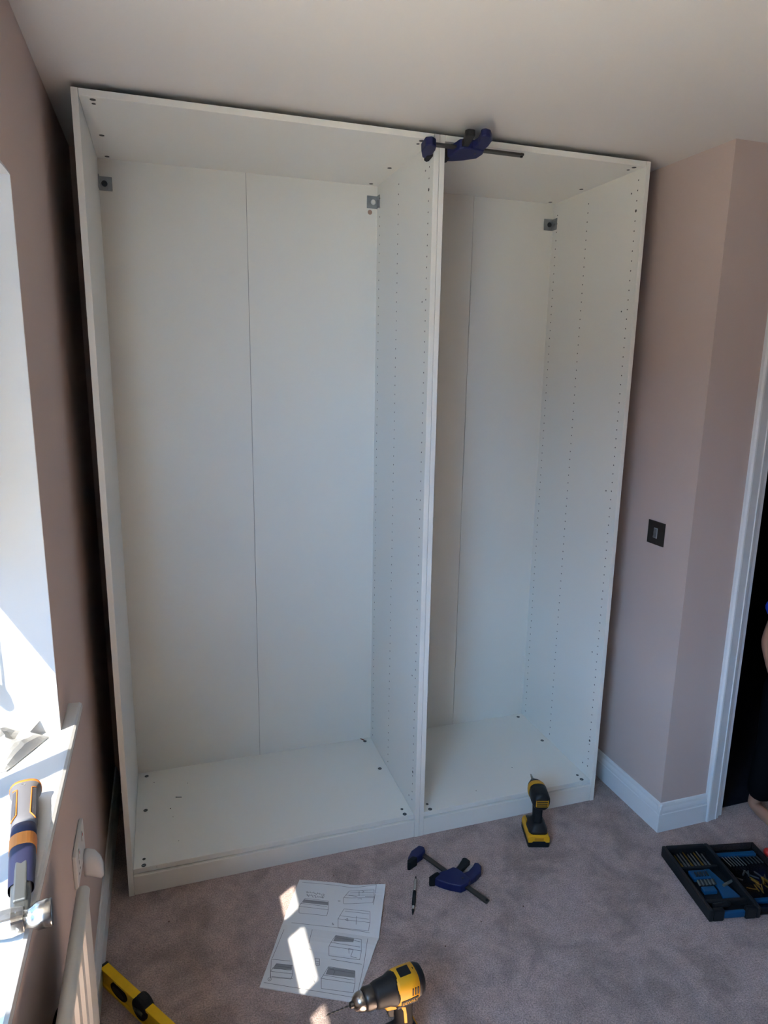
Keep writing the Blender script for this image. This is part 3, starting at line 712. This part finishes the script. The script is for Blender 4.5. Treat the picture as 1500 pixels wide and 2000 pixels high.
# ------------------------------------------------------------------ light switch
sw = thing('light_switch', 'square bronze light switch with pale rocker on the mauve wall', 'light switch', (XR, -.056, 1.066))
obj('plate', box(-.005, -.0002, -.043, .043, 0, .086), M_SWITCH, sw, bevel=.0012)
fr = obj('rocker_frame', box(-.0062, -.0048, -.0095, .0095, .024, .062), mat('grey rocker frame', (.42, .42, .41, 1), .35), sw, bevel=.0006)
bm = bmesh.new(); prism(bm, [(-.0062, .0265), (-.0105, .0270), (-.0066, .0430), (-.0078, .0595), (-.0062, .0595)], lambda x, z, h: (x, h, z), -.0070, .0070); obj('rocker', bm, mat('steel rocker', (.22, .23, .23, 1), .3, metal=.6), sw)

# ------------------------------------------------------------------ wall socket with a plug-in
so = thing('wall_socket', 'white double wall socket low on the wall by the radiator', 'socket', (XL, -.455, .485))
obj('plate', box(.0002, .0095, -.073, .073, 0, .086), M_WHITEPL, so, bevel=.002)
for yy in (-.045, .020):
    s_ = obj('rocker', box(.0095, .0125, yy, yy + .012, .058, .078), M_WHITEPL, so, bevel=.001)
    obj('red_mark', box(.0125, .0130, yy + .003, yy + .009, .070, .075), M_RED, s_)
bm = bmesh.new()
for yy in (-.038,):
    bx(bm, .0090, .0098, yy - .002, yy + .002, .040, .050); bx(bm, .0090, .0098, yy - .013, yy - .007, .020, .024); bx(bm, .0090, .0098, yy + .007, yy + .013, .020, .024)
obj('pin_slots', bm, M_BLACK, so)
pg = thing('plug', 'rounded frosted white plug pushed into the double wall socket', 'plug', (XL + .0098, -.415, .452))
bm = bmesh.new()
rings(bm, [sup((.0002, 0, .016), (0, 1, 0), (0, 0, 1), .025, .030, 20, 3), sup((.008, 0, .016), (0, 1, 0), (0, 0, 1), .025, .030, 20, 3),
           sup((.024, 0, .008), (0, 1, 0), (0, 0, 1), .022, .034, 20, 2.6), sup((.036, 0, -.004), (0, 1, 0), (0, 0, 1), .018, .030, 20, 2.4), sup((.042, 0, -.012), (0, 1, 0), (0, 0, 1), .010, .018, 20, 2.2)])
obj('plug_body', bm, M_CLEARPL, pg, smooth=True)
obj('plug_fuse_cover', box(.030, .0385, -.006, .006, .010, .022), M_WHITEPL, pg, bevel=.002)

# ------------------------------------------------------------------ radiator
RY0, RY1, RZ0, RZ1 = -.762, -1.86, .150, .677
rad = thing('radiator', 'white single panel radiator with ribbed front under the window', 'radiator', (0, RY0, 0))
xr0, xr1 = XL + .045, XL + .063
bm = bmesh.new()
def rsec(y, x): return [Vector((x0_, y, z_)) for x0_, z_ in x]
n = int((RY0 - RY1) / .033)
prof = []
for i in range(n * 4 + 1):
    y = -(i / (n * 4)) * (RY0 - RY1); ph = (i % 8) / 8.0
    k = 1.0 if 2 <= (i % 8) <= 5 else 0.0
    edge = min(i, n * 4 - i) < 8
    prof.append((y, xr1 - (.0 if edge else .008 * k)))
A = [bm.verts.new((x, y, RZ0)) for y, x in prof]; B = [bm.verts.new((x, y, RZ1 - .05)) for y, x in prof]
A0 = [bm.verts.new((xr1, y, RZ0 - .02)) for y, x in prof]; B0 = [bm.verts.new((xr1, y, RZ1 - .015)) for y, x in prof]
Cc = [bm.verts.new((xr0, y, RZ0 - .02)) for y, x in prof]; Dd = [bm.verts.new((xr0, y, RZ1 - .015)) for y, x in prof]
for i in range(len(prof) - 1):
    for P, Q in ((A0, A), (A, B), (B, B0), (B0, Dd), (Dd, Cc), (Cc, A0)): bm.faces.new((P[i], P[i + 1], Q[i + 1], Q[i]))
for i in (0, len(prof) - 1): bm.faces.new((A0[i], A[i], B[i], B0[i], Dd[i], Cc[i]))
obj('panel', bm, M_RAD, rad)
bm = bmesh.new(); tube(bm, [((xr0 + xr1) / 2, .003, RZ1 - .011), ((xr0 + xr1) / 2, 0.0, RZ1 - .011), ((xr0 + xr1) / 2, RY1 - RY0, RZ1 - .011)], [.008, .0125, .0125], 18); obj('rolled_top', bm, M_RAD, rad, smooth=True)
bm = bmesh.new(); tube(bm, [((xr0 + xr1) / 2, 0, RZ0 - .012), ((xr0 + xr1) / 2, RY1 - RY0, RZ0 - .012)], .0115, 14); obj('bottom_rail', bm, M_RAD, rad, smooth=True)
for yy in (-.44, RY1 - RY0 + .22): obj('wall_bracket', box(XL + .0005, xr0 + .001, yy - .015, yy + .015, RZ0 + .03, RZ1 - .05), M_RAD, rad)
bm = bmesh.new(); xm = (xr0 + xr1) / 2; tube(bm, [(xm, RY1 - RY0 - .03, .0), (xm, RY1 - RY0 - .03, RZ0 - .03), (xm, RY1 - RY0 - .02, RZ0 - .012), (xm, RY1 - RY0 + .01, RZ0 - .012)], .0075, 10); obj('feed_pipe', bm, M_RAD, rad, smooth=True)
# black cloth tucked down behind the radiator
bm = bmesh.new()
for i in range(9):
    for j in range(7): pass
rr3 = []
for i in range(8):
    z = .405 + i * .022; w = .055 - .004 * abs(i - 4); rr3.append(sup((XL + .021, -.945 + .01 * math.sin(i * 1.7), z), (1, 0, 0), (0, 1, 0), .013 - .0010 * i + .001 * math.sin(i * 2), w + .006 * math.sin(i * 2.3), 16, 2.2))
rings(bm, rr3)
tag(obj('cloth', bm, M_TROUSER, smooth=True), 'black cloth tucked between the wall and the white radiator', 'cloth')

# ------------------------------------------------------------------ spirit level on its edge, end under the radiator
la, lb = at(188, 1915, 2, .0), at(277, 2000, 2, .0)
dirv = (lb - la).normalized()
st = la + dirv * .028
lv = thing('spirit_level', 'yellow spirit level with black vial housings standing on edge on the carpet', 'spirit level', (st.x, st.y, 0), (0, 0, math.atan2(dirv.y, dirv.x)))
LL, LHt, LT = .62, .058, .024
bm = bmesh.new()                   # I-section: two flanges and a web, web face carries the vials; local +Y is away from the wall side
sec = [(0, 0), (LT, 0), (LT, .007), (LT * .82, .009), (LT * .82, LHt - .009), (LT, LHt - .007), (LT, LHt), (0, LHt), (0, LHt - .007), (LT * .18, LHt - .009), (LT * .18, .009), (0, .007)]
prism(bm, sec, lambda y, z, h: (h, y, z), 0, LL); obj('beam', bm, M_LEVEL, lv, bevel=.0012)
obj('end_cap', box(LL, LL + .008, -.001, LT + .001, -.0, LHt + .001), M_BLACK, lv, bevel=.002)
obj('end_cap', box(-.008, 0, -.001, LT + .001, -.0, LHt + .001), M_BLACK, lv, bevel=.002)
bm = bmesh.new(); rings(bm, [sup((.080, .0006, LHt / 2), (1, 0, 0), (0, 0, 1), .036, .019, 28, 2.2), sup((.080, .0060, LHt / 2), (1, 0, 0), (0, 0, 1), .036, .019, 28, 2.2)]); obj('hand_grip', bm, M_RUBBER, lv, smooth=False)
bm = bmesh.new(); rings(bm, [sup((.080, -.0008, LHt / 2), (1, 0, 0), (0, 0, 1), .026, .011, 24, 2.2), sup((.080, .003, LHt / 2), (1, 0, 0), (0, 0, 1), .026, .011, 24, 2.2)]); obj('grip_inner', bm, M_BLACK, lv)
bm = bmesh.new(); lathe(bm, [(.030, -.003), (.030, LT + .003)], (.178, 0, LHt - .016), (0, 1, 0), 28)
hb = obj('vial_housing', bm, M_RUBBER, lv, bevel=.002)
bm = bmesh.new(); tube(bm, [(.160, -.0035, LHt - .018), (.196, -.0035, LHt - .018)], .005, 10); obj('vial', bm, mat('smoked vial', (.02, .03, .015, 1), .1), hb, smooth=True)
obj('vial_window', box(.164, .192, .004, LT - .004, LHt + .0135, LHt + .0155), M_BLACK, hb, bevel=.001)

# ------------------------------------------------------------------ claw hammer on the sill
hm_ = thing('claw_hammer', 'claw hammer with grey, navy and orange grip lying on the window sill', 'hammer', (-.050, -1.092, SZ), (0, 0, math.radians(8.0)))
# local +Y from head to grip end, +X striking face
hz = .0218
def hsec(y, a, b, x=0, z=hz, e=2.6): return sup((x, y, z), (1, 0, 0), (0, 0, 1), a * 1.18, b * 1.15, 24, e)
bm = bmesh.new(); rings(bm, [hsec(-.012, .0105, .010, e=4), hsec(.03, .0110, .009, e=4), hsec(.075, .0125, .010, e=4), hsec(.13, .0130, .012, e=3)]); obj('shank', bm, M_HSTEEL, hm_, bevel=.0)
bm = bmesh.new(); rings(bm, [hsec(.060, .0152, .0118), hsec(.100, .0160, .013), hsec(.125, .0165, .0145), hsec(.150, .0165, .0155)])
bmesh.ops.delete(bm, geom=[f for f in bm.faces if len(f.verts) > 4], context='FACES_ONLY'); 
rl = []
obj('grip_throat', bm, M_NAVYH, hm_, smooth=True)
obj('shank_face', box(-.0090, .0090, .020, .112, hz + .0095, hz + .0150), M_HSTEEL, hm_, bevel=.003, seg=3)
bm = bmesh.new(); rings(bm, [hsec(.146, .0166, .0156), hsec(.1465, .0172, .0160), hsec(.176, .0176, .0166), hsec(.1765, .0170, .0160)]); obj('grip_band', bm, M_ORANGE, hm_, smooth=False)
bm = bmesh.new(); rings(bm, [hsec(.172, .0170, .0160), hsec(.195, .0168, .0158), hsec(.215, .0165, .0158)]); obj('grip_collar', bm, M_NAVYH, hm_, smooth=True)
bm = bmesh.new(); rings(bm, [hsec(.205, .0168, .0160), hsec(.235, .0180, .0165), hsec(.270, .0188, .0170), hsec(.300, .0182, .0170), hsec(.312, .0190, .0176), hsec(.322, .0222, .0184), hsec(.330, .0216, .0182), hsec(.333, .016, .014)])
gp = obj('grip', bm, M_GREYRUB, hm_, smooth=True)
bm = bmesh.new(); rings(bm, [hsec(.324, .0226, .0187), hsec(.327, .0230, .0190), hsec(.331, .0222, .0186)]); obj('end_rim', bm, M_ORANGE, hm_, smooth=True)
for s in (-1, 1):
    bm = bmesh.new()
    pts = [(.0192, .214), (.0108, .226), (.0120, .305), (.0195, .309)]
    def onz(x, y): return hz + .0194 * max(0.0, 1 - (abs(x) / .0224) ** 2.6) ** (1 / 2.6) + .0006
    for (a, b) in zip(pts, pts[1:]):
        seg = [(a[0] + (b[0] - a[0]) * k / 6, a[1] + (b[1] - a[1]) * k / 6) for k in range(7)]
        tube(bm, [(s * x, y, onz(x, y)) for x, y in seg], .0011, 6)
    obj('grip_line', bm, M_ORANGE, gp, smooth=True)
    bm = bmesh.new(); prism(bm, [(.0132, .228), (.0190, .218), (.0190, .303), (.0132, .302)], lambda x, y, h: (s * x, y, h + onz(x, y)), -.003, .0002); obj('grip_panel', bm, mat('dark grey rubber', (.075, .072, .08, 1), .6), gp)
bm = bmesh.new(); lathe(bm, [(.004, 0), (.004, .0008), (.0025, .0008), (.0025, .0002)], (-.002, .316, hz + .0202), (0, 0, 1), 14); obj('hang_hole', bm, M_STEEL, gp)
# head: poll with flat face, cheek, curved two-pronged claw
bm = bmesh.new(); lathe(bm, [(.0180, .0), (.0192, .002), (.0190, .019), (.0150, .025), (.0125, .031), (.0145, .038), (.017, .046)], (.0415, -.004, hz - .0015), (-1, 0, 0), 28); obj('poll', bm, M_STEEL, hm_, smooth=True)
bm = bmesh.new(); lathe(bm, [(.0172, 0), (.0182, .0006), (.0182, .003)], (.0427, -.004, hz - .0015), (-1, 0, 0), 28); obj('striking_face', bm, M_DKSTEEL, hm_)
bm = bmesh.new(); rings(bm, [sup((x, y, hz), (0, 1, 0), (0, 0, 1), a, b, 20, 4) for x, y, a, b in ((.006, -.004, .0150, .0140), (-.010, -.004, .0170, .0160), (-.024, -.003, .0160, .0150))]); obj('cheek', bm, M_STEEL, hm_, bevel=.001)
for s in (-1, 1):
    bm = bmesh.new(); rings(bm, [sup((x, y, hz + s * zz), (.25, 1, 0), (0, 0, 1), a, b, 14, 3) for x, y, zz, a, b in ((-.020, -.003, .0075, .0150, .0070), (-.042, .001, .0085, .0115, .0065), (-.062, .010, .0100, .0080, .0055), (-.078, .022, .0115, .0050, .0045), (-.088, .034, .0125, .0022, .0035))])
    obj('claw', bm, M_STEEL, hm_, smooth=True)

# ------------------------------------------------------------------ crumpled packet on the sill corner
bm = bmesh.new(); NU, NV = 18, 14
p00, p10, p11, p01 = Vector((-.235, -.648)), Vector((-.150, -.655)), Vector((-.090, -.540)), Vector((-.215, -.530))
cell = lambda a, b: Vector((noise.cell(Vector((a * 3.1, b * 2.7, 1))), noise.cell(Vector((a * 2.3, b * 3.3, 5))), 0))
top = [[None] * (NV + 1) for _ in range(NU + 1)]; bot = [[None] * (NV + 1) for _ in range(NU + 1)]
for i in range(NU + 1):
    for j in range(NV + 1):
        u, v = i / NU, j / NV
        q = p00.lerp(p10, u).lerp(p01.lerp(p11, u), v)
        e = (min(u, 1 - u) * 2) ** .5 * (min(v, 1 - v) * 2) ** .5
        vd = noise.voronoi(Vector((u * 2.6 + .3, v * 2.4 + .1, .2)))[0]
        fold = min(.042, vd[0] * .085) + .010 * abs(noise.noise(Vector((u * 4, v * 5, 2))))
        z = .004 + e * (.010 + fold + .012 * v)
        top[i][j] = bm.verts.new((q.x, q.y, SZ + z)); bot[i][j] = bm.verts.new((q.x, q.y, SZ + .0008)) if 0 < i < NU and 0 < j < NV else bm.verts.new((q.x, q.y, SZ + .001))
for i in range(NU):
    for j in range(NV):
        bm.faces.new((top[i][j], top[i + 1][j], top[i + 1][j + 1], top[i][j + 1])); bm.faces.new((bot[i][j], bot[i][j + 1], bot[i + 1][j + 1], bot[i + 1][j]))
for i in range(NU):
    bm.faces.new((top[i][0], bot[i][0], bot[i + 1][0], top[i + 1][0])); bm.faces.new((top[i][NV], top[i + 1][NV], bot[i + 1][NV], bot[i][NV]))
for j in range(NV):
    bm.faces.new((top[0][j], top[0][j + 1], bot[0][j + 1], bot[0][j])); bm.faces.new((top[NU][j], bot[NU][j], bot[NU][j + 1], top[NU][j + 1]))
pk = thing('packet', 'crumpled white wrapping packet in the corner of the window sill', 'packet', (-.16, -.60, SZ))
bmesh.ops.translate(bm, verts=bm.verts, vec=(.16, .60, -SZ))
obj('wrapping', bm, M_BAG, pk)
bm = bmesh.new(); prism(bm, [(.0, .0), (.034, .014), (.060, .062), (.022, .046)], lambda a, b, h: (a + .000, b + .040, h + .016 + .3 * b), 0, .0012); obj('flap', bm, M_BAG, pk)

# ------------------------------------------------------------------ roller blind with chain, inside the reveal
BLE = -1.44
bl = thing('roller_blind', 'white roller blind half lowered in the window reveal', 'blind', (-.215, W0, 1.99))
bm = bmesh.new(); tube(bm, [(0, -.030, 0), (0, BLE - W0 + .030, 0)], .020, 18); obj('roller', bm, M_BLIND, bl, smooth=True)
obj('fabric', box(-.0206, -.0200, BLE - W0 + .034, -.036, 1.322 - 1.99, 0), M_BLIND, bl)
bm = bmesh.new(); tube(bm, [(-.0203, -.036, 1.320 - 1.99), (-.0203, BLE - W0 + .034, 1.320 - 1.99)], .006, 10); obj('bottom_bar', bm, M_UPVC, bl, smooth=True)
for y in (-.006, BLE - W0 + .006): obj('bracket', box(-.022, .022, y - .005, y + .005, -.028, .034), M_UPVC, bl, bevel=.003)
chm = bmesh.new()
cx, cy = .018, -.018
n = 150
for s in (-.006, .006):
    for i in range(n):
        z = -.010 - i * (.945 / n)
        bmesh.ops.create_icosphere(chm, subdivisions=1, radius=.0024, matrix=Matrix.Translation((cx + s, cy, z)))
M_CHAIN = mat('dark chain', (.04, .04, .04, 1), .35, metal=.5)
ch_ = obj('bead_chain', chm, M_CHAIN, bl, smooth=True); ch_['kind'] = 'stuff'
bm = bmesh.new(); lathe(bm, [(.003, 0), (.0105, -.010), (.0125, -.026), (.0090, -.038), (.002, -.042)], (cx, cy, -.950), (0, 0, 1), 20); obj('chain_weight', bm, mat('dark chain weight', (.06, .058, .055, 1), .25, metal=.6), bl, smooth=True)

# ------------------------------------------------------------------ person standing in the doorway
pe = thing('person', 'person in a blue top and black trousers standing barefoot in the dark doorway', 'person', (2.415, -.262, .0002))
HH = 1.12
def skinned(name, nodes, edges, m, parent, sub=2, root=0):
    me = bpy.data.meshes.new(name); me.from_pydata([n[:3] for n in nodes], edges, [])
    o = bpy.data.objects.new(name, me); COL.objects.link(o); o.parent = parent
    sk = o.modifiers.new('skin', 'SKIN'); sk.use_smooth_shade = True
    for i, nn in enumerate(nodes):
        r = nn[3]; d = me.skin_vertices[0].data[i]; d.radius = (r, r if len(nn) < 5 else nn[4]); d.use_root = (i == root)
    s = o.modifiers.new('sub', 'SUBSURF'); s.levels = sub; s.render_levels = sub
    me.materials.append(m); return o
N = []; E_ = []
def nd(x, y, z, r, par=None, r2=None):
    N.append((x, y, z, r, r2 or r)); i = len(N) - 1
    if par is not None: E_.append((par, i))
    return i
pelv = nd(0, .01, .56, .056)
chest = nd(0, .012, .74, .078, nd(0, .01, .64, .066, pelv))
neck = nd(0, .012, .905, .030, nd(0, .012, .85, .055, chest))
hd0 = nd(0, -.004, .950, .060, neck, .064); hd1 = nd(0, -.002, .990, .078, hd0, .084); hd1 = nd(0, .002, 1.035, .084, hd1, .090); hd2 = nd(0, .008, 1.085, .070, hd1, .076)
for s in (-1, 1):
    sh = nd(s * .095, .012, .850, .034, chest)
    el0 = nd(s * .128, .018, .785, .0285, sh); el = nd(s * .146, .020, .712, .0280, el0)
    wr0 = nd(s * .136, -.010, .610, .0225, el); wr = nd(s * .116, -.040, .530, .0160, wr0)
    pm = nd(s * .118, -.048, .492, .0180, wr, .011); pm2 = nd(s * .112, -.052, .468, .0190, pm, .0100)
    for k, (dy, ln) in enumerate(((-.020, .040), (-.0070, .046), (.0060, .043), (.0180, .034))):
        a_ = nd(s * .108, -.054 + dy, .455 - .002 * abs(k - 1), .0062, pm2); b_ = nd(s * .103, -.056 + dy, .455 - ln * .5, .0056, a_); nd(s * .094, -.057 + dy, .455 - ln, .0046, b_)
    t0 = nd(s * .110, -.074, .482, .0068, pm); nd(s * .102, -.084, .462, .0055, t0)
    hp = nd(s * .054, .008, .490, .046, pelv); kn = nd(s * .080, .0, .300, .043, hp); cf = nd(s * .088, .012, .200, .040, kn)
    an = nd(s * .096, .022, .055, .024, cf); he = nd(s * .097, .030, .026, .024, an)
    ba = nd(s * .104, -.040, .020, .026, he, .017); to = nd(s * .108, -.088, .014, .024, ba, .012)
    for k in range(5): nd(s * (.090 + .0095 * k), -.108 + .005 * k, .0095, .0075 if k == 0 else .0055, to)
body = skinned('body', N, E_, M_SKIN, pe)
# clothes follow the body
N, E_ = [], []
a00 = nd(0, .01, .445, .106, None, .096); a0 = nd(0, .01, .510, .100, a00, .090); a1 = nd(0, .01, .60, .094, a0, .082); a2 = nd(0, .012, .73, .098, a1, .084); a3 = nd(0, .012, .835, .062, a2, .058)
a4 = nd(0, .012, .885, .040, a3)
for s in (-1, 1):
    b0 = nd(s * .098, .012, .842, .044, a3); b1 = nd(s * .132, .016, .848, .040, b0); nd(s * .164, .018, .832, .040, b1)
skinned('blue_top', N, E_, M_SHIRT, pe)
N, E_ = [], []
a0 = nd(0, .01, .62, .080); a1 = nd(0, .01, .53, .092, a0)
for s in (-1, 1):
    b0 = nd(s * .056, .008, .46, .072, a1); b1 = nd(s * .076, .002, .30, .054, b0); b2 = nd(s * .088, .012, .15, .050, b1); nd(s * .094, .006, .050, .056, b2)
tr_ = skinned('trousers', N, E_, M_TROUSER, pe)
bm = bmesh.new(); rings(bm, [sup((-.082, -.0505, z), (1, 0, 0), (0, 1, 0), .026, .007, 12) for z in (.235, .25, .285, .298)]); obj('blue_patch', bm, M_SHIRT, tr_, smooth=True)
def hair_cap():
    bm = bmesh.new()
    for c, r in (((0, .024, 1.062), (.099, .100, .088)), ((0, .052, .975), (.086, .054, .115))):
        bmesh.ops.create_uvsphere(bm, u_segments=24, v_segments=16, radius=1, matrix=Matrix.Translation(c) @ Matrix.Diagonal((*r, 1)))
    o = obj('hair', bm, M_HAIR, pe, smooth=True)
    k = o.modifiers.new('join', 'REMESH'); k.mode = 'VOXEL'; k.voxel_size = .006; k.use_smooth_shade = True
    return o
hair_cap()
def face_front(x, z):
    """y of the face surface, found by a ray on the evaluated body"""
    dg = bpy.context.evaluated_depsgraph_get(); ev = body.evaluated_get(dg)
    ok, loc, nn, ii = ev.ray_cast(Vector((x, -.5, z)), Vector((0, 1, 0)))
    return loc.y if ok else -.078
for s in (-1, 1):
    y = face_front(s * .027, 1.005)
    bm = bmesh.new(); bmesh.ops.create_uvsphere(bm, u_segments=14, v_segments=10, radius=.0105, matrix=Matrix.Translation((s * .027, y + .0065, 1.005))); e = obj('eye', bm, M_EYE, pe, smooth=True)
    bm = bmesh.new(); lathe(bm, [(.0046, 0), (.004, .0012)], (s * .027, y - .0036, 1.005), (0, -1, 0), 12); obj('iris', bm, M_PUPIL, e)
    bm = bmesh.new(); tube(bm, [(s * x, face_front(s * x, z) - .0005, z) for x, z in ((.042, 1.022), (.029, 1.027), (.014, 1.024))], [.0012, .0022, .0018], 6); obj('eyebrow', bm, M_HAIR, pe)
    bm = bmesh.new(); rings(bm, [sup((s * .070, .004, .998), (0, 1, 0), (0, 0, 1), .010, .017, 12), sup((s * .088, .010, 1.000), (0, 1, 0), (0, 0, 1), .013, .021, 12), sup((s * .091, .012, 1.000), (0, 1, 0), (0, 0, 1), .008, .015, 12)]); obj('ear', bm, M_SKIN, pe, smooth=True)
y = face_front(0, .985)
bm = bmesh.new(); rings(bm, [sup((0, y + .003, 1.004), (1, 0, 0), (0, 0, 1), .006, .004, 10), sup((0, y - .002, .992), (1, 0, 0), (0, .6, .8), .008, .006, 10), sup((0, y - .004, .983), (1, 0, 0), (0, .8, .3), .011, .008, 10), sup((0, y + .004, .976), (1, 0, 0), (0, 1, 0), .008, .006, 10)]); obj('nose', bm, M_SKIN, pe, smooth=True)
bm = bmesh.new(); tube(bm, [(x, face_front(x, .956), .956) for x in (-.018, -.009, 0, .009, .018)], [.0012, .0034, .0030, .0034, .0012], 8); obj('mouth', bm, M_LIP, pe, smooth=True)

# ------------------------------------------------------------------ crumbs on the carpet
bm = bmesh.new()
for px, py in ((652, 1710), (870, 1848), (1022, 1770), (940, 1800), (330, 1800), (1150, 1760)):
    p = at(px, py, 2, .002); bmesh.ops.create_icosphere(bm, subdivisions=1, radius=random.uniform(.0016, .003), matrix=Matrix.Translation((p.x, p.y, .002)))
tag(obj('carpet_crumbs', bm, mat('brown crumb', (.10, .045, .025, 1), .8)), 'tiny brown crumbs scattered on the mauve carpet', 'debris', kind='stuff')
